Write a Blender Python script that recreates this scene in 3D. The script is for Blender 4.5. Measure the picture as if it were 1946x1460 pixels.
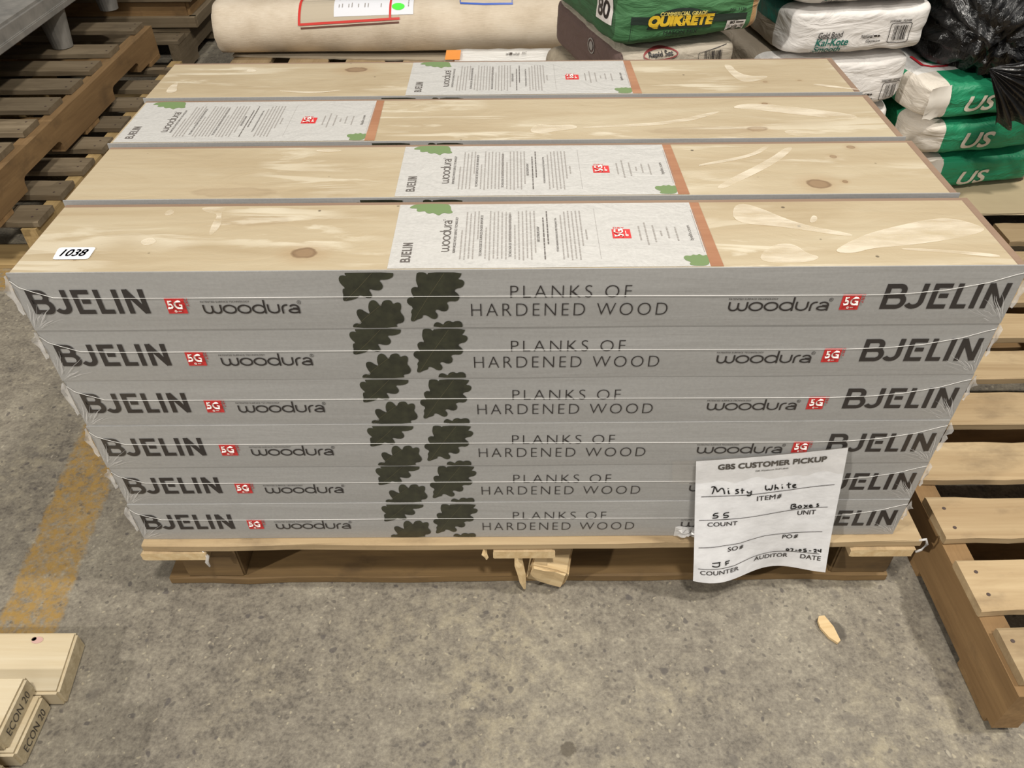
import bpy, bmesh, math, random
from mathutils import Vector, Matrix, noise
from mathutils.bvhtree import BVHTree
from mathutils.geometry import tessellate_polygon

for _o in list(bpy.data.objects):
    bpy.data.objects.remove(_o)
SC = bpy.context.scene
COL = SC.collection
R = math.radians

# ------------------------------------------------------------------ camera, light, exposure
cam_d = bpy.data.cameras.new('camera')
cam_d.sensor_width = 36.0
cam_d.sensor_fit = 'HORIZONTAL'
cam_d.lens = 27.554
cam_d.clip_start = 0.02
cam = bpy.data.objects.new('camera', cam_d)
COL.objects.link(cam)
_r = Vector((0.99996659, -0.00217448, -0.00788029))
_u = Vector((0.00732425, 0.66645858, 0.74550608))
_f = Vector((-0.0036308, 0.74553889, -0.66645223))
_m = Matrix((_r, _u, -_f)).transposed().to_4x4()
_m.translation = Vector((-0.0029, -0.77344, 1.14566))
cam.matrix_world = _m
SC.camera = cam

SC.view_settings.view_transform = 'Standard'
SC.view_settings.look = 'None'
SC.view_settings.gamma = 1.0
SC.view_settings.use_curve_mapping = False
SC.view_settings.exposure = 0.0

world = bpy.data.worlds.new('warehouse_air')
SC.world = world
world.use_nodes = True
_bg = world.node_tree.nodes['Background']
_bg.inputs[0].default_value = (0.95, 0.97, 1.0, 1)
_bg.inputs[1].default_value = 0.09


def lamp(name, loc, target, power, size, color):
    d = bpy.data.lights.new(name, 'AREA')
    d.energy = power
    d.shape = 'DISK'
    d.size = size
    d.color = color
    o = bpy.data.objects.new(name, d)
    COL.objects.link(o)
    o.location = loc
    o.rotation_euler = (Vector(target) - Vector(loc)).to_track_quat('-Z', 'Y').to_euler()
    return o


lamp('high_bay_lamp', (2.7, -0.22, 5.6), (0, 0.3, 0.3), 205, 0.38, (1.0, 0.95, 0.86))
lamp('high_bay_lamp', (-7.8, -4.5, 4.7), (0, 0.0, 0.3), 560, 0.30, (1.0, 0.95, 0.87))
lamp('high_bay_lamp', (0.6, 5.4, 6.0), (0, 0.0, 0.3), 70, 0.6, (1.0, 0.96, 0.89))
lamp('added_front_fill', (1.2, -6.6, 4.2), (0, 0.0, 0.3), 115, 4.5, (1.0, 0.97, 0.92))  # unseen broad fill, added to brighten the fronts without sharp shadows
lamp('high_bay_lamp', (0.45, -1.7, 5.2), (0.2, -0.3, 0.3), 160, 0.5, (1.0, 0.95, 0.87))


# ------------------------------------------------------------------ materials
def rgb(r, g, b):
    def c(v):
        v /= 255.0
        return v / 12.92 if v <= 0.04045 else ((v + 0.055) / 1.055) ** 2.4
    return (c(r), c(g), c(b), 1.0)


class NT:
    """small helper around a node tree"""
    def __init__(self, name):
        self.m = bpy.data.materials.new(name)
        self.m.use_nodes = True
        self.t = self.m.node_tree
        self.b = self.t.nodes['Principled BSDF']

    def n(self, kind, **kw):
        nd = self.t.nodes.new(kind)
        for k, v in kw.items():
            setattr(nd, k, v)
        return nd

    def l(self, a, b):
        self.t.links.new(a, b)

    def val(self, sock, v):
        if hasattr(v, 'links') or hasattr(v, 'is_output'):
            self.l(v, sock)
        else:
            sock.default_value = v

    def math(self, op, a, b=0.0, c=0.0, clamp=False):
        nd = self.n('ShaderNodeMath', operation=op, use_clamp=clamp)
        self.val(nd.inputs[0], a)
        self.val(nd.inputs[1], b)
        self.val(nd.inputs[2], c)
        return nd.outputs[0]

    def obj(self, scale=(1, 1, 1), rand=0.0, rot=(0, 0, 0)):
        tc = self.n('ShaderNodeTexCoord')
        mp = self.n('ShaderNodeMapping')
        self.l(tc.outputs['Object'], mp.inputs[0])
        mp.inputs['Scale'].default_value = scale
        mp.inputs['Rotation'].default_value = rot
        if rand:
            oi = self.n('ShaderNodeObjectInfo')
            v = self.n('ShaderNodeVectorMath', operation='MULTIPLY')
            cx = self.n('ShaderNodeCombineXYZ')
            for i in range(3):
                self.l(oi.outputs['Random'], cx.inputs[i])
            self.l(cx.outputs[0], v.inputs[0])
            v.inputs[1].default_value = (rand, rand * .73, rand * 1.31)
            self.l(v.outputs[0], mp.inputs['Location'])
        return mp.outputs[0]

    def noise(self, vec, scale=1.0, detail=6.0, rough=0.55, dist=0.0):
        nd = self.n('ShaderNodeTexNoise')
        self.l(vec, nd.inputs['Vector'])
        nd.inputs['Scale'].default_value = scale
        nd.inputs['Detail'].default_value = detail
        nd.inputs['Roughness'].default_value = rough
        nd.inputs['Distortion'].default_value = dist
        return nd.outputs['Fac']

    def voro(self, vec, scale, out='Distance'):
        nd = self.n('ShaderNodeTexVoronoi')
        self.l(vec, nd.inputs['Vector'])
        nd.inputs['Scale'].default_value = scale
        return nd

    def ramp(self, fac, stops):
        nd = self.n('ShaderNodeValToRGB')
        e = nd.color_ramp.elements
        while len(e) < len(stops):
            e.new(0.5)
        for i, (p, c) in enumerate(stops):
            e[i].position = p
            e[i].color = c if len(c) == 4 else (*c, 1)
        self.l(fac, nd.inputs[0])
        return nd.outputs[0]

    def step(self, x, a, b):
        nd = self.n('ShaderNodeMapRange')
        nd.clamp = True
        self.val(nd.inputs[0], x)
        nd.inputs[1].default_value = a
        nd.inputs[2].default_value = b
        return nd.outputs[0]

    def mix(self, fac, a, b, blend='MIX'):
        nd = self.n('ShaderNodeMix', data_type='RGBA', blend_type=blend)
        self.val(nd.inputs[0], fac)
        self.val(nd.inputs[6], a)
        self.val(nd.inputs[7], b)
        return nd.outputs[2]

    def col(self, c):
        self.val(self.b.inputs['Base Color'], c)
        return self

    def bump(self, h, strength=0.3, dist=0.002):
        nd = self.n('ShaderNodeBump')
        nd.inputs['Strength'].default_value = strength
        nd.inputs['Distance'].default_value = dist
        self.l(h, nd.inputs['Height'])
        self.l(nd.outputs[0], self.b.inputs['Normal'])
        return nd.outputs[0]

    def set(self, **kw):
        for k, v in kw.items():
            self.val(self.b.inputs[k.replace('_', ' ')], v)
        return self


W4 = (1, 1, 1, 1)
K4 = (0, 0, 0, 1)


def plain(name, c, rough=0.6, **kw):
    t = NT(name)
    t.col(c)
    t.set(Roughness=rough, **kw)
    return t.m


def wood(name, light, dark, grain=30.0, rough=0.75, tone=0.25, stain=None):
    """sawn wood, grain along local X, tone varies from board to board"""
    t = NT(name)
    v = t.obj((2.2, grain, grain), rand=37.0)
    n1 = t.noise(v, 1.0, 7, 0.6, 0.8)
    v2 = t.obj((5.0, 170.0, 170.0), rand=19.0)
    n2 = t.noise(v2, 1.0, 3, 0.6)
    f = t.math('ADD', t.math('MULTIPLY', n1, 0.75), t.math('MULTIPLY', n2, 0.25))
    c = t.ramp(f, [(0.30, dark), (0.52, tuple((a + b) / 2 for a, b in zip(light, dark))), (0.70, light)])
    oi = t.n('ShaderNodeObjectInfo')
    k = t.math('ADD', 1.0 - tone, t.math('MULTIPLY', oi.outputs['Random'], tone * 1.4))
    cx = t.n('ShaderNodeCombineXYZ')
    for i in range(3):
        t.l(k, cx.inputs[i])
    c = t.mix(1.0, c, cx.outputs[0], 'MULTIPLY')
    if stain:
        v3 = t.obj((5, 9, 9), rand=11.0)
        s = t.step(t.noise(v3, 1.6, 6, 0.65), 0.54, 0.72)
        c = t.mix(t.math('MULTIPLY', s, 0.55), c, stain)
    t.col(c)
    t.set(Roughness=rough)
    t.bump(f, 0.35, 0.002)
    return t.m


M = {}
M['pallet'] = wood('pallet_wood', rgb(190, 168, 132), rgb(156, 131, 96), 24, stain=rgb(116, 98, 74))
M['pallet_grey'] = wood('weathered_pallet_wood', rgb(134, 119, 96), rgb(92, 78, 57), 24, stain=rgb(76, 64, 48))
M['pallet_brown'] = wood('brown_pallet_wood', rgb(160, 128, 86), rgb(114, 86, 52), 16, stain=rgb(78, 60, 38))
M['pallet_shaded'] = wood('shade_darkened_pallet_wood', rgb(128, 102, 64), rgb(88, 68, 42), 16, stain=rgb(60, 46, 30))  # blocks and bottom boards: under-deck shade put into a darker brown
M['treated'] = wood('yellow_pine_wood', rgb(180, 154, 106), rgb(134, 110, 70), 40, tone=0.1)
M['lumber'] = wood('planed_lumber', rgb(212, 200, 174), rgb(192, 174, 140), 20, 0.6, 0.06)
M['endgrain'] = wood('end_grain_wood', rgb(196, 182, 152), rgb(150, 134, 104), 60, 0.85, 0.15)
M['fresh'] = wood('split_fresh_wood', rgb(226, 204, 162), rgb(192, 162, 116), 50, 0.8, 0.1)
M['hdf'] = wood('brown_board_core', rgb(150, 126, 106), rgb(128, 104, 86), 8, 0.6, 0.06)
M['ink'] = plain('dark_print', rgb(44, 40, 40), 0.45, Coat_Weight=0.3)
M['ink_soft'] = plain('grey_print', rgb(152, 147, 142), 0.5)
M['ink_mid'] = plain('mid_grey_print', rgb(96, 90, 86), 0.5)
M['red'] = plain('red_print', rgb(205, 52, 52), 0.45)
M['white_print'] = plain('white_print', rgb(235, 228, 222), 0.5)
M['pen'] = plain('black_pen', rgb(18, 18, 20), 0.5)
M['brown_strip'] = wood('printed_wood_strip', rgb(178, 132, 100), rgb(146, 98, 70), 12, 0.5, 0.02)

# light grey printed carton under clear film
t = NT('grey_carton')
v = t.obj((1, 1, 1), rand=9.0)
n = t.noise(v, 260.0, 3, 0.6)
c = t.ramp(n, [(0.3, rgb(156, 155, 153)), (0.7, rgb(163, 162, 160))])
t.col(c)
t.set(Roughness=0.5, Coat_Weight=0.5, Coat_Roughness=0.22)
vw = t.obj((3, 3, 22), rand=13.0)
t.bump(t.noise(vw, 1.4, 4, 0.5, 0.4), 0.35, 0.004)
M['carton'] = t.m

# oak leaf print
t = NT('dark_leaf_print')
v = t.obj((60, 60, 60))
t.col(t.ramp(t.noise(v, 1.0, 5), [(0.3, rgb(34, 36, 28)), (0.7, rgb(58, 60, 44))]))
t.set(Roughness=0.42, Coat_Weight=0.3)
M['leaf'] = t.m
M['leaf_vein'] = plain('leaf_vein_print', rgb(92, 88, 66), 0.5)
M['leaf_green'] = plain('green_leaf_print', rgb(112, 134, 88), 0.5)
M['leaf_green_vein'] = plain('green_leaf_vein_print', rgb(148, 166, 122), 0.5)

# info sheet
t = NT('off_white_sheet')
v = t.obj((1, 1, 1), rand=5.0)
c = t.ramp(t.noise(v, 220, 3), [(0.3, rgb(188, 186, 182)), (0.7, rgb(198, 196, 192))])
t.col(c)
t.set(Roughness=0.45, Coat_Weight=0.6, Coat_Roughness=0.16)
vw = t.obj((9, 14, 9), rand=21.0)
t.bump(t.noise(vw, 1.6, 6, 0.6, 1.0), 0.5, 0.006)
M['sheet'] = t.m


def veneer(name, knots, hue=0.0):
    """pale backing veneer; knots = (x, y, rx, ry, darkness) in the box's own metres"""
    t = NT(name)
    v = t.obj((1.6, 9, 9), rand=23.0)
    n1 = t.noise(v, 1.0, 8, 0.6, 1.4)
    n2 = t.noise(t.obj((7, 120, 120), rand=31.0), 1.0, 3, 0.6)
    f = t.math('ADD', t.math('MULTIPLY', n1, 0.8), t.math('MULTIPLY', n2, 0.2))
    c = t.ramp(f, [(0.28, rgb(166, 147, 116)), (0.5, rgb(182, 166, 137)), (0.72, rgb(192, 179, 152))])
    # rubbed, paler film-cling marks along slanted strokes
    a = t.noise(t.obj((4, 26, 4), rand=41.0, rot=(0, 0, R(24))), 1.0, 6, 0.6, 0.6)
    b = t.noise(t.obj((4, 26, 4), rand=57.0, rot=(0, 0, R(-30))), 1.0, 6, 0.6, 0.6)
    big = t.step(t.noise(t.obj((4, 6, 4), rand=77.0), 1.0, 2), 0.47, 0.62)
    s = t.math('MULTIPLY', big, t.math('MAXIMUM', t.step(a, 0.54, 0.60), t.step(b, 0.55, 0.61)))
    c = t.mix(t.math('MULTIPLY', s, 0.85), c, rgb(212, 202, 180))
    tc = t.n('ShaderNodeTexCoord')
    wob = t.noise(t.obj((30, 30, 30)), 1.0, 3)
    for (kx, ky, rx, ry, dk) in knots:
        mp = t.n('ShaderNodeMapping')
        t.l(tc.outputs['Object'], mp.inputs[0])
        mp.inputs['Location'].default_value = (-kx / rx, -ky / ry, 0)
        mp.inputs['Scale'].default_value = (1 / rx, 1 / ry, 0.0)
        ln = t.n('ShaderNodeVectorMath', operation='LENGTH')
        t.l(mp.outputs[0], ln.inputs[0])
        d = t.math('ADD', ln.outputs['Value'], t.math('MULTIPLY', t.math('SUBTRACT', wob, 0.5), 0.9))
        halo = t.math('SUBTRACT', 1.0, t.step(d, 0.9, 2.4))
        c = t.mix(t.math('MULTIPLY', halo, 0.35 * dk), c, rgb(160, 128, 90))
        ring = t.math('SUBTRACT', 1.0, t.step(d, 0.82, 1.02))
        c = t.mix(t.math('MULTIPLY', ring, 0.85 * dk), c, rgb(142, 116, 88))
        rim = t.math('MULTIPLY', ring, t.step(d, 0.6, 0.95))
        c = t.mix(t.math('MULTIPLY', rim, 0.6 * dk), c, rgb(96, 74, 54))
    sp = t.voro(t.obj((1, 1, 0), rand=3.0), 26.0)
    gate = t.step(t.noise(t.obj((1, 1, 1), rand=15.0), 7.0, 2), 0.5, 0.6)
    dots = t.math('MULTIPLY', t.math('SUBTRACT', 1.0, t.step(sp.outputs['Distance'], 0.05, 0.075)), gate)
    c = t.mix(t.math('MULTIPLY', dots, 0.75), c, rgb(70, 58, 44))
    t.col(c)
    t.set(Roughness=0.45, Coat_Weight=0.45, Coat_Roughness=0.2)
    t.bump(t.noise(t.obj((8, 16, 8), rand=71.0), 1.5, 6, 0.6, 0.9), 0.4, 0.004)
    return t.m


# clear shrink film, only where it is crumpled enough to see
t = NT('crumpled_clear_film')
tr = t.n('ShaderNodeBsdfTransparent')
mx = t.n('ShaderNodeMixShader')
mx.inputs[0].default_value = 0.55
t.col(rgb(226, 224, 222))
t.set(Roughness=0.2)
t.l(tr.outputs[0], mx.inputs[1])
t.l(t.b.outputs[0], mx.inputs[2])
t.l(mx.outputs[0], t.t.nodes['Material Output'].inputs[0])
M['film'] = t.m
t = NT('film_cling_patch')
tr = t.n('ShaderNodeBsdfTransparent')
mx = t.n('ShaderNodeMixShader')
v = t.obj((14, 50, 14), rot=(0, 0, R(20)))
t.l(t.math('MULTIPLY', t.step(t.noise(v, 1.0, 5), 0.30, 0.62), 0.62), mx.inputs[0])
t.col(rgb(244, 234, 214))
t.set(Roughness=0.35)
t.l(tr.outputs[0], mx.inputs[1])
t.l(t.b.outputs[0], mx.inputs[2])
t.l(mx.outputs[0], t.t.nodes['Material Output'].inputs[0])
M['cling'] = t.m
M['seam'] = plain('white_film_seam', rgb(225, 223, 220), 0.3)

t = NT('clear_tape')
tr = t.n('ShaderNodeBsdfTransparent')
mx = t.n('ShaderNodeMixShader')
mx.inputs[0].default_value = 0.15
t.col(rgb(176, 168, 156))
t.set(Roughness=0.15)
t.l(tr.outputs[0], mx.inputs[1])
t.l(t.b.outputs[0], mx.inputs[2])
t.l(mx.outputs[0], t.t.nodes['Material Output'].inputs[0])
M['tape'] = t.m

t = NT('notice_paper')
n = t.noise(t.obj((1, 1, 1)), 34.0, 5)
t.col(t.ramp(n, [(0.3, rgb(222, 222, 224)), (0.7, rgb(238, 238, 240))]))
t.set(Roughness=0.6)
t.bump(t.noise(t.obj((1, 1, 1)), 22.0, 4), 0.5, 0.004)
M['paper'] = t.m
M['white_paper'] = plain('white_paper', rgb(225, 226, 232), 0.5)
M['sticker'] = plain('white_sticker', rgb(238, 238, 240), 0.4)
M['sticker_ink'] = plain('navy_print', rgb(30, 30, 70), 0.4)

# concrete floor with a worn yellow line
t = NT('concrete_floor')
v = t.obj((1, 1, 1))
big = t.noise(v, 3.2, 6, 0.6, 0.3)
fine = t.noise(v, 34.0, 8, 0.72)
spk = t.noise(v, 150.0, 4, 0.7)
f = t.math('ADD', t.math('MULTIPLY', big, 0.30), t.math('ADD', t.math('MULTIPLY', fine, 0.40), t.math('MULTIPLY', spk, 0.38)))
f = t.math('SUBTRACT', f, 0.02)
c = t.ramp(f, [(0.40, rgb(88, 82, 74)), (0.50, rgb(120, 113, 101)), (0.57, rgb(136, 129, 115)), (0.70, rgb(170, 162, 144))])
tan = t.step(t.noise(t.obj((1, 1, 1), rot=(0, 0, .5)), 2.4, 5, 0.6), 0.5, 0.68)
c = t.mix(t.math('MULTIPLY', tan, t.math('MULTIPLY', t.step(fine, 0.45, 0.6), 0.4)), c, rgb(176, 164, 132))
wv = t.n('ShaderNodeVectorMath', operation='ADD')
t.l(v, wv.inputs[0])
nz = t.n('ShaderNodeTexNoise')
nz.inputs['Scale'].default_value = 40
t.l(v, nz.inputs['Vector'])
sc_ = t.n('ShaderNodeVectorMath', operation='SCALE')
t.l(nz.outputs['Color'], sc_.inputs[0])
sc_.inputs['Scale'].default_value = 0.02
t.l(sc_.outputs[0], wv.inputs[1])
for scale, lo, hi, keep, colr, amt in ((46, 0.16, 0.24, 0.78, rgb(78, 73, 71), 0.75), (90, 0.22, 0.30, 0.70, rgb(80, 75, 70), 0.6),
                                       (64, 0.12, 0.2, 0.93, rgb(176, 168, 150), 0.6), (130, 0.2, 0.3, 0.90, rgb(176, 166, 142), 0.55),
                                       (22, 0.16, 0.22, 0.88, rgb(104, 98, 90), 0.55)):
    vo = t.voro(wv.outputs[0], scale)
    sep = t.n('ShaderNodeSeparateColor')
    t.l(vo.outputs['Color'], sep.inputs[0])
    sel = t.math('GREATER_THAN', sep.outputs[0], keep)
    sz = t.math('ADD', 0.6, t.math('MULTIPLY', sep.outputs[1], 0.7))
    d = t.math('DIVIDE', vo.outputs['Distance'], sz)
    mk = t.math('MULTIPLY', sel, t.math('SUBTRACT', 1.0, t.step(d, lo, hi)))
    c = t.mix(t.math('MULTIPLY', mk, amt), c, colr)
sx = t.n('ShaderNodeSeparateXYZ')
t.l(t.n('ShaderNodeTexCoord').outputs['Object'], sx.inputs[0])
cen = t.math('SUBTRACT', -0.828, t.math('MULTIPLY', t.math('SUBTRACT', sx.outputs[1], 0.15), 0.10))
dx = t.math('ABSOLUTE', t.math('SUBTRACT', sx.outputs[0], cen))
edge = t.math('ADD', dx, t.math('MULTIPLY', t.math('SUBTRACT', fine, 0.5), 0.03))
line = t.math('SUBTRACT', 1.0, t.step(edge, 0.046, 0.054))
dy = t.math('ABSOLUTE', t.math('SUBTRACT', sx.outputs[1], 0.93))
line2 = t.math('MULTIPLY', t.math('SUBTRACT', 1.0, t.step(dy, 0.045, 0.055)), t.math('LESS_THAN', sx.outputs[0], -1.1))
line = t.math('MAXIMUM', line, line2)
wear = t.step(t.noise(t.obj((1, 1, 1), rot=(0, 0, .2)), 60.0, 8, 0.75), 0.37, 0.57)
c = t.mix(t.math('MULTIPLY', t.math('MULTIPLY', line, wear), 0.82), c, rgb(158, 124, 56))
for (px, py, r1, colr) in ((0.0702, -0.2831, 0.013, rgb(78, 70, 58)), (0.511, -0.097, 0.020, rgb(80, 74, 66))):
    q = t.math('ADD', t.math('POWER', t.math('SUBTRACT', sx.outputs[0], px), 2.0), t.math('POWER', t.math('SUBTRACT', sx.outputs[1], py), 2.0))
    q = t.math('ADD', t.math('SQRT', q), t.math('MULTIPLY', t.math('SUBTRACT', fine, 0.5), 0.02))
    c = t.mix(t.math('MULTIPLY', t.math('SUBTRACT', 1.0, t.step(q, r1 * 0.75, r1)), 0.75), c, colr)
t.col(c)
t.set(Roughness=0.62)
t.bump(t.math('ADD', t.math('MULTIPLY', fine, 0.6), t.math('MULTIPLY', spk, 0.4)), 0.45, 0.004)
M['floor'] = t.m

t = NT('carpet_backing')
v = t.obj((1, 1, 1))
rib = t.noise(t.obj((40, 900, 900)), 1.0, 3)
blot = t.noise(v, 9.0, 6, 0.6)
f = t.math('ADD', t.math('MULTIPLY', blot, 0.6), t.math('MULTIPLY', rib, 0.4))
t.col(t.ramp(f, [(0.32, rgb(186, 170, 148)), (0.5, rgb(206, 192, 172)), (0.68, rgb(218, 206, 188))]))
t.set(Roughness=0.95)
t.bump(rib, 0.4, 0.003)
M['carpet'] = t.m
M['cardboard'] = wood('grey_cardboard', rgb(184, 172, 152), rgb(154, 142, 122), 6, 0.85, 0.05)
M['slip'] = wood('beige_fibre_sheet', rgb(186, 170, 138), rgb(168, 152, 122), 5, 0.8, 0.02)
M['plastic'] = NT('grey_moulded_plastic')
t = M['plastic']
t.col(t.ramp(t.noise(t.obj((1, 1, 1)), 18, 6), [(0.3, rgb(110, 108, 104)), (0.7, rgb(142, 138, 132))]))
t.set(Roughness=0.55)
M['plastic'] = t.m
M['dark_hole'] = plain('dark_recess', rgb(22, 22, 22), 0.9)
M['blue_tape'] = plain('blue_tape', rgb(58, 96, 190), 0.35)
M['red_tape'] = plain('red_tape', rgb(204, 58, 50), 0.35)
M['green_dot'] = plain('fluorescent_green_sticker', rgb(84, 236, 70), 0.45)
M['orange'] = plain('orange_sticker', rgb(240, 150, 60), 0.45)
M['clear_pouch'] = plain('tan_pouch_film', rgb(190, 178, 158), 0.2)
M['tape_brown'] = plain('brown_edge_strip', rgb(96, 58, 44), 0.5)  # dark brown strip just below the pouch's lower red edge
t = NT('white_wrap')
t.col(rgb(232, 230, 226))
t.set(Roughness=0.25)
t.bump(t.noise(t.obj((6, 30, 30)), 1.0, 6, 0.6, 1.0), 0.6, 0.01)
M['white_wrap'] = t.m
t = NT('black_bag_plastic')
t.col(rgb(20, 20, 21))
t.set(Roughness=0.24, Specular_IOR_Level=0.6)
t.bump(t.noise(t.obj((9, 9, 9)), 1.2, 6, 0.6, 1.6), 0.55, 0.02)
M['black_plastic'] = t.m


def bag_mat(name, base, zones=(), rough=0.7, bump=0.5):
    """paper sack; zones = (axis, lo, hi, colour) painted in order in local metres"""
    t = NT(name)
    n1 = t.noise(t.obj((1, 1, 1), rand=7.0), 14.0, 6)
    tc = t.n('ShaderNodeTexCoord')
    sp = t.n('ShaderNodeSeparateXYZ')
    t.l(tc.outputs['Object'], sp.inputs[0])
    c = None
    oc = t.n('ShaderNodeRGB')
    oc.outputs[0].default_value = base
    c = oc.outputs[0]
    for lims, colr in zones:
        mk = 1.0
        for (ax, lo, hi) in lims:
            a = t.math('MULTIPLY', t.math('GREATER_THAN', sp.outputs[ax], lo), t.math('LESS_THAN', sp.outputs[ax], hi))
            mk = t.math('MULTIPLY', mk, a)
        c = t.mix(mk, c, colr)
    k = t.math('ADD', 0.88, t.math('MULTIPLY', n1, 0.24))
    cx = t.n('ShaderNodeCombineXYZ')
    for i in range(3):
        t.l(k, cx.inputs[i])
    c = t.mix(1.0, c, cx.outputs[0], 'MULTIPLY')
    t.col(c)
    t.set(Roughness=rough)
    h1 = t.noise(t.obj((9, 9, 22), rand=5.0), 1.0, 4, 0.5, 1.6)
    t.bump(h1, bump, 0.02)
    return t.m


# ------------------------------------------------------------------ object helpers
def link(o, parent=None):
    COL.objects.link(o)
    if parent is not None:
        o.parent = parent
    return o


def tag(o, label=None, cat=None, group=None, kind=None):
    for k, v in (('label', label), ('category', cat), ('group', group), ('kind', kind)):
        if v:
            o[k] = v
    return o


def empty(name, loc, label, cat, group=None, rz=0.0):
    o = bpy.data.objects.new(name, None)
    o.empty_display_size = 0.05
    COL.objects.link(o)
    o.location = loc
    o.rotation_euler = (0, 0, rz)
    return tag(o, label, cat, group)


def mesh(name, verts, faces, mats, fm=None, smooth=False):
    me = bpy.data.meshes.new(name)
    me.from_pydata([tuple(v) for v in verts], [], [tuple(f) for f in faces])
    for m in (mats if isinstance(mats, (list, tuple)) else [mats]):
        me.materials.append(m)
    if fm:
        for p, i in zip(me.polygons, fm):
            p.material_index = i
    if smooth:
        for p in me.polygons:
            p.use_smooth = True
    me.update()
    return me


def obj(name, me, parent=None, loc=(0, 0, 0), rot=(0, 0, 0)):
    o = bpy.data.objects.new(name, me)
    link(o, parent)
    o.location = loc
    o.rotation_euler = rot
    return o


def bm_mesh(name, bm, mats, smooth=False, recalc=True):
    if recalc:
        bmesh.ops.recalc_face_normals(bm, faces=bm.faces)
    me = bpy.data.meshes.new(name)
    bm.to_mesh(me)
    bm.free()
    for m in (mats if isinstance(mats, (list, tuple)) else [mats]):
        me.materials.append(m)
    if smooth:
        for p in me.polygons:
            p.use_smooth = True
    return me


def box_bm(sx, sy, sz, bevel=0.0, bm=None, c=(0, 0, 0)):
    bm = bm or bmesh.new()
    r = bmesh.ops.create_cube(bm, size=1.0)
    vs = r['verts']
    for v in vs:
        v.co = Vector((v.co.x * sx + c[0], v.co.y * sy + c[1], v.co.z * sz + c[2]))
    if bevel:
        es = list({e for v in vs for e in v.link_edges})
        bmesh.ops.bevel(bm, geom=es, offset=bevel, segments=2, affect='EDGES')
    return bm


def board_mesh(name, L, W, T, mat, rough=0.0015, seed=0, seg=18, nails=(), endmat=None):
    """a sawn board along X centred on the origin, edges slightly ragged; nails = list of (x, y)"""
    rnd = random.Random(seed)
    bm = bmesh.new()
    rows = []
    b = min(T * 0.12, 0.0025)
    for i in range(seg + 1):
        x = -L / 2 + L * i / seg
        j = [rnd.uniform(-rough, rough) for _ in range(6)]
        dx = rnd.uniform(-rough, rough) if i in (0, seg) else 0
        prof = [(-W / 2 + j[0], -T / 2 + b), (-W / 2 + j[0] * .8, T / 2 - b), (-W / 2 + b + j[1], T / 2), (W / 2 - b + j[2], T / 2),
                (W / 2 + j[3], T / 2 - b), (W / 2 + j[3], -T / 2 + b), (W / 2 - b, -T / 2), (-W / 2 + b, -T / 2)]
        rows.append([bm.verts.new((x + dx, p[0], p[1])) for p in prof])
    for a, c in zip(rows, rows[1:]):
        for k in range(8):
            bm.faces.new((a[k], a[(k + 1) % 8], c[(k + 1) % 8], c[k]))
    e0 = bm.faces.new(rows[0])
    e1 = bm.faces.new(list(reversed(rows[-1])))
    mats = [mat]
    if endmat:
        mats.append(endmat)
        e0.material_index = e1.material_index = 1
    bmesh.ops.recalc_face_normals(bm, faces=bm.faces)
    for (nx, ny) in nails:
        r = bmesh.ops.create_cone(bm, cap_ends=True, segments=10, radius1=0.0030, radius2=0.0030, depth=0.001,
                                  matrix=Matrix.Translation((nx, ny, T / 2 + 0.0002)))
        for f in {f for v in r['verts'] for f in v.link_faces}:
            f.material_index = len(mats)
    if nails:
        mats.append(M['nail'])
    return bm_mesh(name, bm, mats, recalc=False)


M['nail'] = plain('rusty_nail_head', rgb(74, 60, 54), 0.6)


def extrude_poly(poly, depth, axis='x'):
    """prism of a 2D polygon (a, b) pushed along an axis, centred on it"""
    vs, fs = [], []
    n = len(poly)
    for s in (-depth / 2, depth / 2):
        for a, b in poly:
            vs.append({'x': (s, a, b), 'y': (a, s, b), 'z': (a, b, s)}[axis])
    tri = tessellate_polygon([[Vector((a, b, 0)) for a, b in poly]])
    for tr_ in tri:
        fs.append(tuple(tr_))
        fs.append(tuple(i + n for i in reversed(tr_)))
    for i in range(n):
        j = (i + 1) % n
        fs.append((i, j, j + n, i + n))
    return vs, fs


def fix(me):
    bm = bmesh.new()
    bm.from_mesh(me)
    bmesh.ops.recalc_face_normals(bm, faces=bm.faces)
    bm.to_mesh(me)
    bm.free()
    return me


# ------------------------------------------------------------------ flat print: text, ribbons, outlines
_txt_cache = {}


def text_geo(s, off=0.0, shear=0.0, sp=1.0):
    key = (s, off, shear, sp)
    if key not in _txt_cache:
        cu = bpy.data.curves.new('t', 'FONT')
        cu.body = s
        cu.offset = off
        cu.shear = shear
        cu.space_character = sp
        cu.resolution_u = 4
        o = bpy.data.objects.new('t', cu)
        COL.objects.link(o)
        me = bpy.data.meshes.new_from_object(o)
        vs = [(v.co.x, v.co.y) for v in me.vertices]
        fs = [tuple(p.vertices) for p in me.polygons]
        bpy.data.objects.remove(o)
        bpy.data.meshes.remove(me)
        bpy.data.curves.remove(cu)
        x0 = min(v[0] for v in vs)
        x1 = max(v[0] for v in vs)
        y0 = min(v[1] for v in vs)
        y1 = max(v[1] for v in vs)
        _txt_cache[key] = ([((x - x0) / (x1 - x0), (y - y0) / (y1 - y0)) for x, y in vs], fs)
    return _txt_cache[key]


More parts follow.
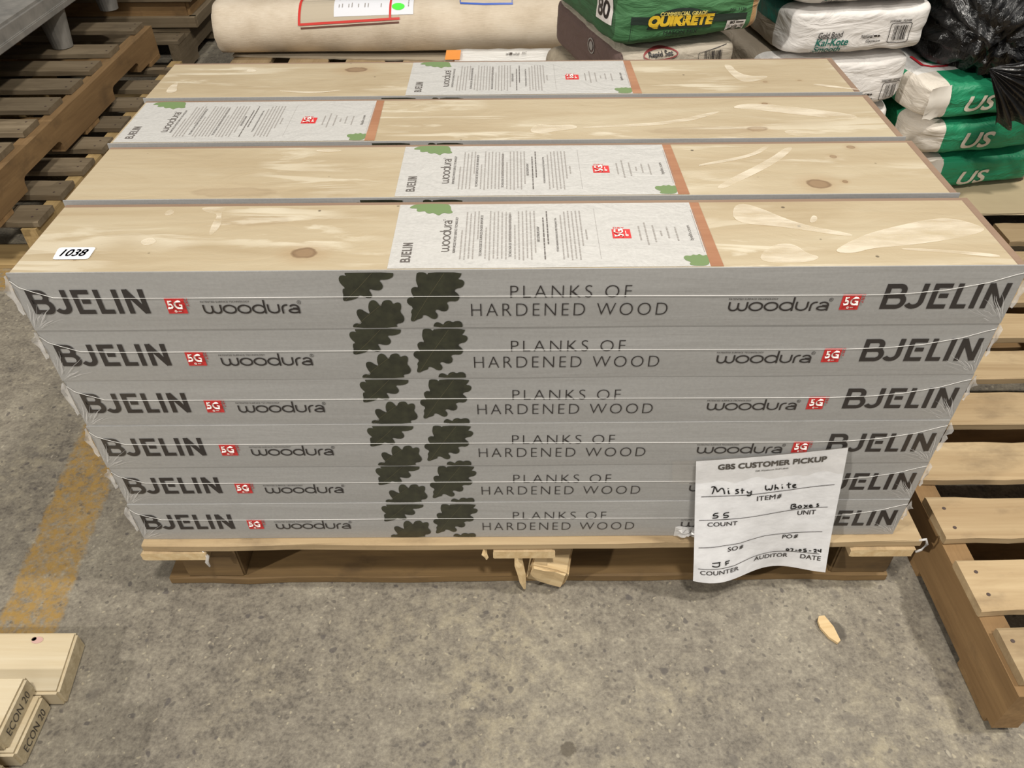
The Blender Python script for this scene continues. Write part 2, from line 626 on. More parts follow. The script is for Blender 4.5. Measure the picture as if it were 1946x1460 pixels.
def ribbon(pts, w, closed=False):
    n = len(pts)
    vs, fs = [], []
    for i, p in enumerate(pts):
        a = pts[i - 1] if (i or closed) else None
        b = pts[(i + 1) % n] if (i < n - 1 or closed) else None
        d1 = (Vector(p) - Vector(a)) if a is not None else None
        d2 = (Vector(b) - Vector(p)) if b is not None else None
        d1 = d1.normalized() if d1 is not None and d1.length > 1e-9 else None
        d2 = d2.normalized() if d2 is not None and d2.length > 1e-9 else None
        if d1 is None:
            d1 = d2
        if d2 is None:
            d2 = d1
        nn = Vector((-(d1 + d2).y, (d1 + d2).x))
        if nn.length < 1e-6:
            nn = Vector((-d1.y, d1.x))
        nn.normalize()
        k = 1.0 / max(0.45, nn.dot(Vector((-d1.y, d1.x))))
        o = nn * (w / 2 * k)
        vs += [(p[0] + o.x, p[1] + o.y), (p[0] - o.x, p[1] - o.y)]
    for i in range(n if closed else n - 1):
        j = (i + 1) % n
        fs.append((2 * i, 2 * i + 1, 2 * j + 1, 2 * j))
    return vs, fs


def arc(cx, cy, rx, ry, a0, a1, n=14):
    return [(cx + rx * math.cos(R(a0 + (a1 - a0) * i / n)), cy + ry * math.sin(R(a0 + (a1 - a0) * i / n))) for i in range(n + 1)]


class Print:
    """collects flat print in (u, v) and lays it onto a surface given by f(u, v) -> point"""
    def __init__(self):
        self.v, self.f, self.m = [], [], []

    def add(self, vs, fs, mi=0):
        b = len(self.v)
        self.v += vs
        self.f += [tuple(i + b for i in f) for f in fs]
        self.m += [mi] * len(fs)

    def text(self, s, u0, v0, u1, v1, off=0.0, shear=0.0, sp=1.0, mi=0, rot=0, skew=0.0):
        if off > 0:         # heavier face: the same letters laid over themselves with tiny shifts
            h = (v1 - v0) if not rot else (u1 - u0)
            k = off * h * 1.1
            for du, dv in ((-k, -k), (k, -k), (-k, k), (k, k), (0, 0)):
                self.text(s, u0 + du, v0 + dv, u1 + du, v1 + dv, 0.0, shear, sp, mi, rot, skew)
            return
        vs, fs = text_geo(s, off, shear, sp)
        if rot == 90:       # reads upwards (+v)
            vs = [(u1 - (u1 - u0) * y, v0 + (v1 - v0) * x) for x, y in vs]
        elif rot == -90:    # reads downwards
            vs = [(u0 + (u1 - u0) * y, v1 - (v1 - v0) * x) for x, y in vs]
        else:
            vs = [(u0 + (u1 - u0) * x, v0 + (v1 - v0) * y + skew * x) for x, y in vs]
        self.add(vs, fs, mi)

    def poly(self, pts, mi=0):
        tri = tessellate_polygon([[Vector((a, b, 0)) for a, b in pts]])
        fs = []
        for tr_ in tri:
            a, b, c = (pts[i] for i in tr_)
            area = (b[0] - a[0]) * (c[1] - a[1]) - (b[1] - a[1]) * (c[0] - a[0])
            fs.append(tuple(tr_) if area > 0 else tuple(reversed(tr_)))
        self.add(list(pts), fs, mi)

    def rect(self, u0, v0, u1, v1, mi=0):
        self.add([(u0, v0), (u1, v0), (u1, v1), (u0, v1)], [(0, 1, 2, 3)], mi)

    def line(self, pts, w, mi=0, closed=False):
        vs, fs = ribbon(pts, w, closed)
        self.add(vs, fs, mi)

    def mesh(self, name, mats, fn):
        return mesh(name, [fn(*p[:2]) for p in self.v], self.f, mats, self.m)


def word_bjelin(P, u0, v0, u1, v1, st, mi=0, vert=False):
    """geometric BJELIN with the E's middle bar set free of its stem"""
    W, H = (u1 - u0, v1 - v0) if not vert else (v1 - v0, u1 - u0)
    s = st / 2
    strokes = []
    x = s
    bw = 0.195 * W
    strokes.append([(x, 0), (x, H)])
    for (a, b, k) in ((s, 0.52 * H, 1.0), (0.52 * H, H - s, 0.90)):
        r = (b - a) / 2
        xr = x + bw * k - s * 2
        strokes.append([(x, b), (xr - r * .9, b)] + arc(xr - r * .9, a + r, r * .9, r, 90, -90, 10)[1:] + [(x, a)])
    x = 0.205 * W
    jw = 0.135 * W
    strokes.append([(x + jw - s, H), (x + jw - s, 0.32 * H)] + arc(x + jw / 2 - s / 2, 0.32 * H, jw / 2 - s / 2, 0.32 * H - s, 0, -150, 10)[1:])
    x = 0.385 * W + s
    ew = 0.125 * W
    strokes.append([(x + ew, H - s), (x, H - s), (x, s), (x + ew, s)])
    strokes.append([(x + ew * .34, H * .52), (x + ew * .92, H * .52)])
    x = 0.575 * W + s
    strokes.append([(x, H), (x, s), (x + 0.100 * W, s)])
    x = 0.752 * W
    strokes.append([(x, 0), (x, H)])
    x = 0.822 * W + s
    xe = W - s
    strokes.append([(x, 0), (x, H)])
    strokes.append([(xe, 0), (xe, H)])
    P_ = ribbon([(x, H - s * .3), (xe, s * .3)], st * 1.05)
    out = [ribbon(q, st) for q in strokes] + [P_]
    for vs, fs in out:
        if vert:
            vs = [(u1 - y, v0 + xx) for xx, y in vs]
        else:
            vs = [(u0 + xx, v0 + y) for xx, y in vs]
        P.add(vs, fs, mi)


def word_woodura(P, u0, v0, u1, v1, st, mi=0, vert=False):
    """rounded wide lower-case wordmark"""
    W, H = (u1 - u0, v1 - v0) if not vert else (v1 - v0, u1 - u0)
    xh = H * 0.68
    s = st / 2
    tot = 8.35
    k = W / tot
    strokes = []
    x = s

    def ow(x, w):
        return arc(x + w / 2, xh / 2, w / 2, xh / 2 - s, 0, 360, 22)
    w1 = 1.5 * k
    strokes.append([(x, xh), (x, xh * .45)] + arc(x + w1 / 4, xh * .45, w1 / 4, xh * .45 - s, 180, 360, 10)[1:] + [(x + w1 / 2, xh * .9)])
    strokes.append([(x + w1 / 2, xh * .45)] + arc(x + w1 * .75, xh * .45, w1 / 4, xh * .45 - s, 180, 360, 10)[1:] + [(x + w1, xh)])
    x += w1 + .22 * k
    for _ in range(2):
        strokes.append(ow(x, 1.1 * k))
        x += 1.1 * k + .2 * k
    strokes.append(ow(x, 1.08 * k))
    x += 1.08 * k
    strokes.append([(x, 0), (x, H)])
    x += .3 * k
    strokes.append([(x, xh), (x, xh * .45)] + arc(x + .47 * k, xh * .45, .47 * k, xh * .45 - s, 180, 360, 12)[1:] + [(x + .94 * k, xh)])
    x += .94 * k + .3 * k
    strokes.append([(x, 0), (x, xh * .55)] + arc(x + .4 * k, xh * .55, .4 * k, xh * .45 - s, 180, 75, 8)[1:])
    x += .58 * k
    aw = .95 * k
    strokes.append(arc(x + aw * .46, xh * .28, aw * .46, xh * .28 - s, 30, 330, 14))
    strokes.append([(x + aw * .86, xh * .56), (x + aw * .4, xh * .56)])
    strokes.append(arc(x + aw * .5, xh * .58, aw * .42, xh * .42 - s, 150, 0, 8) + [(x + aw * .92, 0)])
    for q in strokes:
        vs, fs = ribbon(q, st)
        if vert:
            vs = [(u1 - y, v0 + xx) for xx, y in vs]
        else:
            vs = [(u0 + xx, v0 + y) for xx, y in vs]
        P.add(vs, fs, mi)


def badge(P, u0, v0, u1, v1, mi_r, mi_w, vert=False):
    """red square 5G badge"""
    P.rect(u0, v0, u1, v1, mi_r)
    w, h = u1 - u0, v1 - v0
    if vert:
        P.text('5G', u0 + w * .10, v0 + h * .12, u0 + w * .60, v0 + h * .90, .02, mi=mi_w, rot=90)
        P.add(*ribbon(arc(u0 + w * .78, v0 + h * .3, w * .06, h * .08, 0, 360, 10), w * .06), mi=mi_w)
        P.rect(u0 + w * .72, v0 + h * .42, u0 + w * .76, v0 + h * .8, mi_w)
        P.text('DRY', u0 + w * .1, v1 + h * .06, u0 + w * .7, v1 + h * .24, .01, mi=mi_r)
    else:
        P.text('5G', u0 + w * .12, v0 + h * .36, u0 + w * .86, v0 + h * .84, .02, mi=mi_w)
        P.add(*ribbon(arc(u0 + w * .42, v0 + h * .17, w * .05, h * .05, 0, 360, 10), w * .05), mi=mi_w)
        P.rect(u0 + w * .54, v0 + h * .14, u0 + w * .72, v0 + h * .19, mi_w)
        P.text('DRY', u1 + w * .04, v0 + h * .42, u1 + w * .19, v1, .012, mi=mi_r, rot=-90)

# ------------------------------------------------------------------ floor
fl = obj('floor', mesh('floor', [(-6, -3, 0), (6, -3, 0), (6, 8, 0), (-6, 8, 0)], [(0, 1, 2, 3)], M['floor']))
tag(fl, kind='structure')

# ------------------------------------------------------------------ stack of flooring cartons
BH, BW, BD = 0.08473, 1.2, 0.1672
ROWY = [0.0, 0.174, 0.348, 0.521]


def bulge(u, v):
    e = min(1.0, u / 0.03, (BW - u) / 0.03)
    return (0.0010 * math.sin(math.pi * max(0, min(1, v / BH))) + 0.0007 * noise.noise(Vector((u * 6, v * 22, 3.1)))) * max(0.0, e)


def front(u, v, d=0.0007):
    return (u, -bulge(u, v) - d, v)


def carton_mesh():
    vs, fs = [], []
    nu, nv = 60, 8
    for j in range(nv + 1):
        for i in range(nu + 1):
            vs.append(front(BW * i / nu, BH * j / nv, 0.0))
    for j in range(nv):
        for i in range(nu):
            a = j * (nu + 1) + i
            fs.append((a, a + 1, a + nu + 2, a + nu + 1))
    bm = bmesh.new()
    for v in vs:
        bm.verts.new(v)
    bm.verts.ensure_lookup_table()
    for f in fs:
        bm.faces.new([bm.verts[i] for i in f])
    bmesh.ops.recalc_face_normals(bm, faces=bm.faces)
    if bm.faces[0].normal.y > 0:
        bmesh.ops.reverse_faces(bm, faces=bm.faces)
    box_bm(BW, 0.0018, BH, bm=bm, c=(BW / 2, 0.0012, BH / 2))
    box_bm(BW, BD - 0.008, 0.0018, bm=bm, c=(BW / 2, (BD - 0.008) / 2 + .0004, 0.0009))
    box_bm(BW, 0.0018, BH * 0.86, bm=bm, c=(BW / 2, BD - 0.0009, BH * 0.43))
    for x in (0.0009, BW - 0.0009):
        box_bm(0.0018, BD * 0.9, BH * 0.55, bm=bm, c=(x, BD * 0.46, BH * 0.275))
    return bm_mesh('carton', bm, M['carton'], recalc=False)


LEAF_R = [(0.4689, 0.0121), (0.4718, 0.0216), (0.4707, 0.0257), (0.4746, 0.0323), (0.4676, 0.038), (0.4678, 0.0447), (0.4723, 0.0477), (0.4771, 0.0462), (0.474, 0.0536), (0.4741, 0.0596), (0.4785, 0.0625), (0.4833, 0.061), (0.4809, 0.0699), (0.4818, 0.0771), (0.4832, 0.0823), (0.4924, 0.0822), (0.495, 0.0785), (0.4965, 0.0822), (0.5358, 0.0817), (0.5343, 0.0766), (0.5304, 0.0723), (0.5365, 0.0714), (0.5387, 0.0664), (0.5347, 0.0605), (0.5285, 0.0596), (0.5252, 0.0562), (0.5305, 0.0508), (0.5315, 0.0455), (0.5275, 0.0404), (0.5188, 0.0412), (0.515, 0.0388), (0.5176, 0.0336), (0.516, 0.0273), (0.5103, 0.0252), (0.5031, 0.0291), (0.4999, 0.0266), (0.5037, 0.0203), (0.5021, 0.015), (0.4969, 0.0135), (0.4898, 0.0199), (0.4848, 0.0205), (0.4844, 0.0161), (0.4766, 0.0131), (0.4725, 0.0099)]
LEAF_TL = [(0.3905, 0.0439), (0.3924, 0.0514), (0.3919, 0.056), (0.393, 0.0604), (0.3963, 0.061), (0.3912, 0.0677), (0.3897, 0.0736), (0.3917, 0.0786), (0.3966, 0.0794), (0.4, 0.0773), (0.3981, 0.0807), (0.3984, 0.0831), (0.455, 0.0826), (0.4554, 0.0787), (0.453, 0.0751), (0.4454, 0.0723), (0.4369, 0.0726), (0.441, 0.0659), (0.441, 0.0614), (0.4368, 0.0575), (0.4303, 0.058), (0.4232, 0.0601), (0.4264, 0.0525), (0.4265, 0.0481), (0.4213, 0.0461), (0.4156, 0.0497), (0.4109, 0.0513), (0.409, 0.0468), (0.4, 0.0438), (0.3935, 0.0423)]
LEAF_BL = [(0.3964, 0.0007), (0.3976, 0.0065), (0.4025, 0.0087), (0.406, 0.0064), (0.409, 0.0096), (0.406, 0.0159), (0.4041, 0.0238), (0.4054, 0.0293), (0.4106, 0.0306), (0.415, 0.0262), (0.4207, 0.0221), (0.4194, 0.0313), (0.4214, 0.0405), (0.4261, 0.0442), (0.4307, 0.042), (0.4337, 0.0359), (0.4355, 0.0343), (0.4382, 0.042), (0.4446, 0.044), (0.4489, 0.0424), (0.4501, 0.0373), (0.4554, 0.0403), (0.4595, 0.0387), (0.4601, 0.0326), (0.4576, 0.0258), (0.4614, 0.0186), (0.4619, 0.0131), (0.4584, 0.0081), (0.4506, 0.0069), (0.4525, 0.0007)]
LEAF_BR = [(0.4964, 0.0007), (0.4976, 0.0065), (0.5017, 0.0096), (0.5061, 0.0071), (0.5089, 0.0045), (0.5113, 0.0096), (0.517, 0.0114), (0.5206, 0.0085), (0.5246, 0.0107), (0.5296, 0.0106), (0.5325, 0.0074), (0.533, 0.002), (0.5317, 0.0005)]


def smooth_loop(pts, it=2):
    """round a traced outline, keeping flat cut edges"""
    for _ in range(it):
        out = []
        n = len(pts)
        for i in range(n):
            a, b = Vector(pts[i]), Vector(pts[(i + 1) % n])
            out += [tuple(a * .75 + b * .25), tuple(a * .25 + b * .75)]
        pts = out
    return pts


def clampv(pts, lo, hi):
    return [(u, max(lo, min(hi, v))) for u, v in pts]


P = Print()
word_bjelin(P, 0.0125, 0.0262, 0.1535, 0.0618, 0.0064)
word_bjelin(P, 1.0415, 0.0244, 1.1895, 0.0610, 0.0064)
for u0, u1, b in ((0.2190, 0.3335, 0.0248), (0.8570, 0.9760, 0.0227)):
    word_woodura(P, u0, b, u1, b + 0.0205, 0.0022)
    P.text('PATENTED SURFACE TECHNOLOGY', u0 - .001, b + 0.0170, u0 + 0.0585, b + 0.0196)
    P.add(*ribbon(arc(u1 + .0035, b + .0165, .0022, .0026, 0, 360, 12), .0005), mi=0)
    P.text('R', u1 + .0026, b + .0151, u1 + .0046, b + .0179)
P.text('PLANKS OF', 0.5925, 0.0452, 0.7375, 0.0628, -.018, sp=1.25)
P.text('HARDENED WOOD', 0.5445, 0.0181, 0.7835, 0.0370, -.018, sp=1.25)
LETTER = P.mesh('printed_lettering', M['ink'], front)
P = Print()
badge(P, 0.1757, 0.0258, 0.1990, 0.0496, 0, 1)
badge(P, 0.9925, 0.0238, 1.0150, 0.0470, 0, 1)
BADGE = P.mesh('red_badge', [M['red'], M['white_print']], lambda u, v: front(u, v, .0008))
for _f in BADGE.polygons:
    if _f.material_index == 1:
        for _i in _f.vertices:
            BADGE.vertices[_i].co.y -= 0.0004
LEAVES = []
for pts, vein in ((LEAF_TL, [(0.394, .044), (0.412, .062), (0.430, .082)]), (LEAF_BL, [(.3985, .001), (.415, .018), (.437, .038)]),
                  (LEAF_R, [(.4725, .011), (.492, .045), (.515, .0810)]), (LEAF_BR, [(.505, .001), (.512, .006), (.5175, .010)])):
    P = Print()
    P.poly(clampv(smooth_loop(pts, 1), 0.0006, 0.0826), 0)
    LEAVES.append(P.mesh('oak_leaf_print', [M['leaf']], lambda u, v: front(u, v, .0006)))
    P = Print()
    P.line(vein, .0005)
    LEAVES.append(P.mesh('leaf_vein', [M['leaf_vein']], lambda u, v: front(u, v, .0009)))


def tube(pts, r, n=6):
    vs, fs = [], []
    m = len(pts)
    for i, p in enumerate(pts):
        p = Vector(p)
        d = (Vector(pts[min(i + 1, m - 1)]) - Vector(pts[max(i - 1, 0)])).normalized()
        a = d.cross(Vector((0, 0, 1)) if abs(d.z) < .9 else Vector((1, 0, 0))).normalized()
        b = d.cross(a)
        rr = r[i] if isinstance(r, (list, tuple)) else r
        for k in range(n):
            t_ = 2 * math.pi * k / n
            vs.append(p + a * (rr * math.cos(t_)) + b * (rr * math.sin(t_)))
    for i in range(m - 1):
        for k in range(n):
            fs.append((i * n + k, i * n + (k + 1) % n, (i + 1) * n + (k + 1) % n, (i + 1) * n + k))
    fs.append(tuple(reversed(range(n))))
    fs.append(tuple((m - 1) * n + k for k in range(n)))
    return vs, fs


SEAM = mesh('film_seam', *tube([front(u, v, .0012) for u, v in ((0.001, .075), (.008, .066), (.0205, .0602), (.044, .0512), (.09, .0495), (.25, .0493), (.42, .0491), (.6, .0482), (.80, .0475), (1.02, .046), (1.07, .0475), (1.115, .0524), (1.16, .0625), (1.188, .0729), (1.199, .076))], .00032), M['seam'])


def wrinkles(seed):
    """fine creases of the clear film fanning out from the two lower corners and the seam ends"""
    rnd = random.Random(seed)
    P = Print()
    for side in (0, 1):
        for k in range(13):
            a = R(rnd.uniform(18, 82))
            r0, r1 = rnd.uniform(.006, .02), rnd.uniform(.022, .06)
            bx, by = rnd.uniform(-.002, .004), rnd.uniform(0, .006)
            p = []
            for q in range(6):
                rr = r0 + (r1 - r0) * q / 5
                aa = a + .025 * math.sin(q * 1.3 + k)
                p.append((bx + rr * math.cos(aa), by + rr * math.sin(aa) * .9))
            p = [(x if side == 0 else BW - x, min(BH - .002, y)) for x, y in p if 0.001 < x < .2]
            if len(p) > 2:
                n = len(p)
                vs, fs = ribbon(p, 1.0)
                wk = rnd.uniform(.00015, .00060)
                w = [wk * math.sin(math.pi * (i + .6) / (n + .2)) for i in range(n)]
                out = []
                for i in range(n):
                    a_, b_ = Vector(vs[2 * i]), Vector(vs[2 * i + 1])
                    c_ = (a_ + b_) / 2
                    d_ = (a_ - b_).normalized() * w[i]
                    out += [tuple(c_ + d_), tuple(c_ - d_)]
                P.add(out, fs)
    return P.mesh('film_crease', [M['film']], lambda u, v: front(u, v, .0013))


def flap(seed, side):
    """loose gathered film where the seam turns the corner"""
    rnd = random.Random(seed)
    vs, fs = [], []
    n, m = 9, 4
    z0, z1 = .030 + rnd.uniform(-.01, .01), .082
    for i in range(n):
        f = i / (n - 1)
        z = z0 + (z1 - z0) * f
        ext = .010 * math.sin(math.pi * (f * .8 + .1)) * rnd.uniform(.55, 1.2)
        for j in range(m):
            g = j / (m - 1)
            x = -ext * g + rnd.uniform(-.0006, .0006)
            y = .003 * math.sin(g * 5 + i) * g - .0012 * (1 - g) + rnd.uniform(-.001, .001)
            vs.append((x if side == 0 else BW - x, y, z + rnd.uniform(-.001, .001)))
    for i in range(n - 1):
        for j in range(m - 1):
            a = i * m + j
            fs.append((a, a + 1, a + m + 1, a + m))
    return mesh('film_flap', vs, fs, M['film'], smooth=True)


CREASE = [wrinkles(s) for s in (4, 9)]
FLAP = [(flap(s, 0), flap(s + 50, 1)) for s in (1, 2, 3)]
CARTON = carton_mesh()
CORE = bm_mesh('plank_core', box_bm(BW - .004, BD - .004, BH - .0035, c=(BW / 2, BD / 2 + .0005, (BH - .0035) / 2 + .002)), M['hdf'])
CORE_TOP = bm_mesh('plank_core', box_bm(BW - .002, BD - .0032, BH - .0040, c=(BW / 2, BD / 2 + .0002, (BH - .0040) / 2 + .002)), M['hdf'])
_plank_bm = box_bm(1.1835, 0.1535, .0062, bm=None, c=(.0035 + .59175, .0022 + .07675, BH - .0033))

# printed information sheet, laid out in the box's own metres
S0 = Print()
word_bjelin(S0, 0.4615, 0.0165, 0.4735, 0.0600, 0.0022, 0, vert=True)
word_woodura(S0, 0.5045, 0.0390, 0.5190, 0.1110, 0.0017, 0, vert=True)
S0.add(*ribbon(arc(.5085, .1145, .0015, .0018, 0, 360, 10), .0004))
S0.text('bjelin.com', 0.8135, 0.0610, 0.8195, 0.0960, .004, rot=90)
heads = (('REINFORCED WOOD SURFACE TECHNOLOGY', .5245, .0367, .1214), ('TECHNOLOGIE DE SURFACES EN BOIS RENFORCES', .5565, .0283, .1255),
         ('TECNOLOGIA DE SUPERFICIE DE MADERA REFORZADA', .5925, .0259, .1271), ('SERTLESTIRILMIS AHSAP', .6275, .0600, .0960), ('YTFORSTARKNINGSTEKNOLOGI MED FORTJANAT TRA', .6508, .0368, .1171))
for s, u, a, b in heads:
    S0.text(s, u - .0016, a, u + .0016, b, .008, mi=2, rot=90)
rnd = random.Random(5)


def greek(P, u, a, b, w, mi):
    """one line of type too small to read: a row of word-long dashes"""
    y = a
    while y < b:
        l = rnd.uniform(.003, .011)
        P.rect(u - w / 2, y, u + w / 2, min(b, y + l), mi)
        y += l + .0014


for g0, n in ((.5325, 5), (.5625, 7), (.5985, 6), (.6345, 2), (.6570, 6)):
    for i in range(n):
        a = .0185 + rnd.uniform(0, .006) + (0.05 if i == n - 1 else 0) * rnd.random()
        b = .1375 - rnd.uniform(0, .006) - (.045 if i == 0 else 0) * rnd.random()
        greek(S0, g0 + i * .0050, a, b, .0016, 1 if n > 2 else 2)
for u, a, b in ((.7540, .0617, .0956), (.7620, .0513, .1043), (.7718, .0572, .0975), (.7805, .0717, .0844), (.7890, .066, .093), (.7995, .060, .0927), (.6875, .0647, .0880)):
    greek(S0, u, a, b, .0018, 1)
S0.rect(.7010, .020, .7013, .140, 1)
S0.rect(.8262, .034, .8266, .136, 1)
S0.rect(.8290, .034, .8293, .136, 1)


def top(d):
    return lambda u, v: (u, v, BH + d)


SHEET = mesh('info_sheet', [(.448, .0035, BH + .0003), (.828, .0035, BH + .0003), (.828,   .1548, BH + .0003), (.448,   .1548, BH + .0003)], [(0, 1, 2, 3)], M['sheet'])
STRIP = mesh('printed_wood_strip', [(.828, .0035, BH + .0003), (.8435, .0035, BH + .0003), (.8405,   .1548, BH + .0003), (.828,   .1548, BH + .0003)], [(0, 1, 2, 3)], M['brown_strip'])
SPRINT = S0.mesh('sheet_lettering', [M['ink_mid'], M['ink_soft'], M['ink_mid']], top(.0006))
P = Print()
badge(P, .7195, .0665, .7425, .0880, 0, 1, vert=True)
SBADGE = P.mesh('red_badge', [M['red'], M['white_print']], top(.0006))
for _f in SBADGE.polygons:
    if _f.material_index == 1:
        for _i in _f.vertices:
            SBADGE.vertices[_i].co.z += 0.0003
GL = []
for pts in ([(0.4687, 0.1565), (0.4606, 0.1478), (0.4626, 0.1445), (0.4719, 0.1443), (0.47, 0.1397), (0.4739, 0.135), (0.4818, 0.1381), (0.4833, 0.1335), (0.4882, 0.1302), (0.4926, 0.1333), (0.4969, 0.1287), (0.5012, 0.1254), (0.5033, 0.13), (0.5077, 0.1331), (0.5125, 0.1298), (0.5193, 0.1329), (0.5155, 0.139), (0.5149, 0.1493), (0.51, 0.1565)],
            [(0.7995, 0.024), (0.8025, 0.0267), (0.8087, 0.0254), (0.8115, 0.0293), (0.8153, 0.0265), (0.8192, 0.0304), (0.8225, 0.0252), (0.8275, 0.0283), (0.828, 0.0243), (0.828, 0.0040), (0.8053, 0.0045), (0.8038, 0.0093), (0.8068, 0.0123), (0.8008, 0.0162), (0.7993, 0.0201)]):
    P = Print()
    P.poly(smooth_loop(pts, 2))
    GL.append(P.mesh('green_leaf_print', [M['leaf_green']], top(.0006)))

KNOTS = [[(.3455, .0400, .017, .0125, 1.0), (.262, .118, .050, .012, .15), (.07, .03, .003, .003, .7)],
         [(1.0195, .030, .017, .014, 1.0), (1.058, .036, .004, .004, 1.0), (1.065, .112, .005, .005, .8), (1.10, .142, .006, .005, .8), (.225, .020, .060, .014, .22)],
         [(.985, .034, .018, .010, .55), (.90, .030, .09, .014, .2), (1.02, .13, .005, .004, .9)],
         [(.3390, .1235, .021, .013, 1.0), (1.05, .05, .004, .004, .6), (1.11, .055, .004, .003, .6)]]
PATCH = {0: [[(0.416, 0.06), (0.442, 0.077), (0.52, 0.106), (0.554, 0.11), (0.58, 0.092), (0.585, 0.077), (0.537, 0.059), (0.474, 0.045), (0.429, 0.04), (0.403, 0.028), (0.379, 0.032), (0.403, 0.052)],
             [(0.285, 0.01), (0.298, 0.038), (0.322, 0.053), (0.34, 0.049), (0.348, 0.029), (0.363, 0.021), (0.344, 0.009)],
             [(0.37, 0.1), (0.38, 0.12), (0.386, 0.115), (0.38, 0.102)],
             [(-0.416, 0.153), (-0.378, 0.152), (-0.385, 0.14), (-0.374, 0.105), (-0.383, 0.075), (-0.388, 0.105), (-0.386, 0.135), (-0.405, 0.139)],
             [(-0.459, 0.136), (-0.454, 0.149), (-0.444, 0.14), (-0.451, 0.13)], [(-0.467, 0.069), (-0.454, 0.079), (-0.443, 0.066), (-0.456, 0.057)],
             [(0.284, 0.147), (0.307, 0.151), (0.357, 0.096), (0.418, 0.073), (0.411, 0.065), (0.334, 0.092), (0.275, 0.101)],
             [(.47, .040), (.52, .034), (.575, .024), (.572, .016), (.52, .028), (.46, .036)]],
         1: [[(.27, .02), (.30, .05), (.36, .10), (.40, .145), (.41, .14), (.37, .09), (.31, .04), (.28, .016)], [(.26, .09), (.34, .118), (.37, .15), (.38, .15), (.345, .112), (.26, .083)],
             [(-.30, .145), (-.27, .15), (-.25, .143), (-.275, .138)]],
         2: [[(0.343, 0.113), (0.382, 0.134), (0.458, 0.111), (0.543, 0.081), (0.528, 0.06), (0.45, 0.083), (0.384, 0.105)], [(0.408, 0.03), (0.461, 0.022), (0.445, 0.007), (0.413, 0.007)],
             [(.02, .03), (.035, .06), (.06, .05), (.09, .055), (.10, .04), (.06, .03), (.04, .02)], [(.10, .045), (.24, .06), (.32, .10), (.33, .096), (.25, .05), (.11, .04)]],
         3: [[(0.373, 0.133), (0.388, 0.129), (0.39, 0.096), (0.408, 0.074), (0.446, 0.077), (0.421, 0.053), (0.389, 0.047), (0.378, 0.079)],
             [(-0.593, 0.055), (-0.583, 0.072), (-0.579, 0.048), (-0.571, 0.026), (-0.59, 0.019)], [(-0.476, 0.132), (-0.459, 0.123), (-0.46, 0.115), (-0.478, 0.116)],
             [(-.40, .03), (-.33, .02), (-.29, .03), (-.30, .024), (-.34, .014), (-.395, .024)], [(.51, .04), (.56, .02), (.585, .008), (.55, .016), (.505, .032)]]}

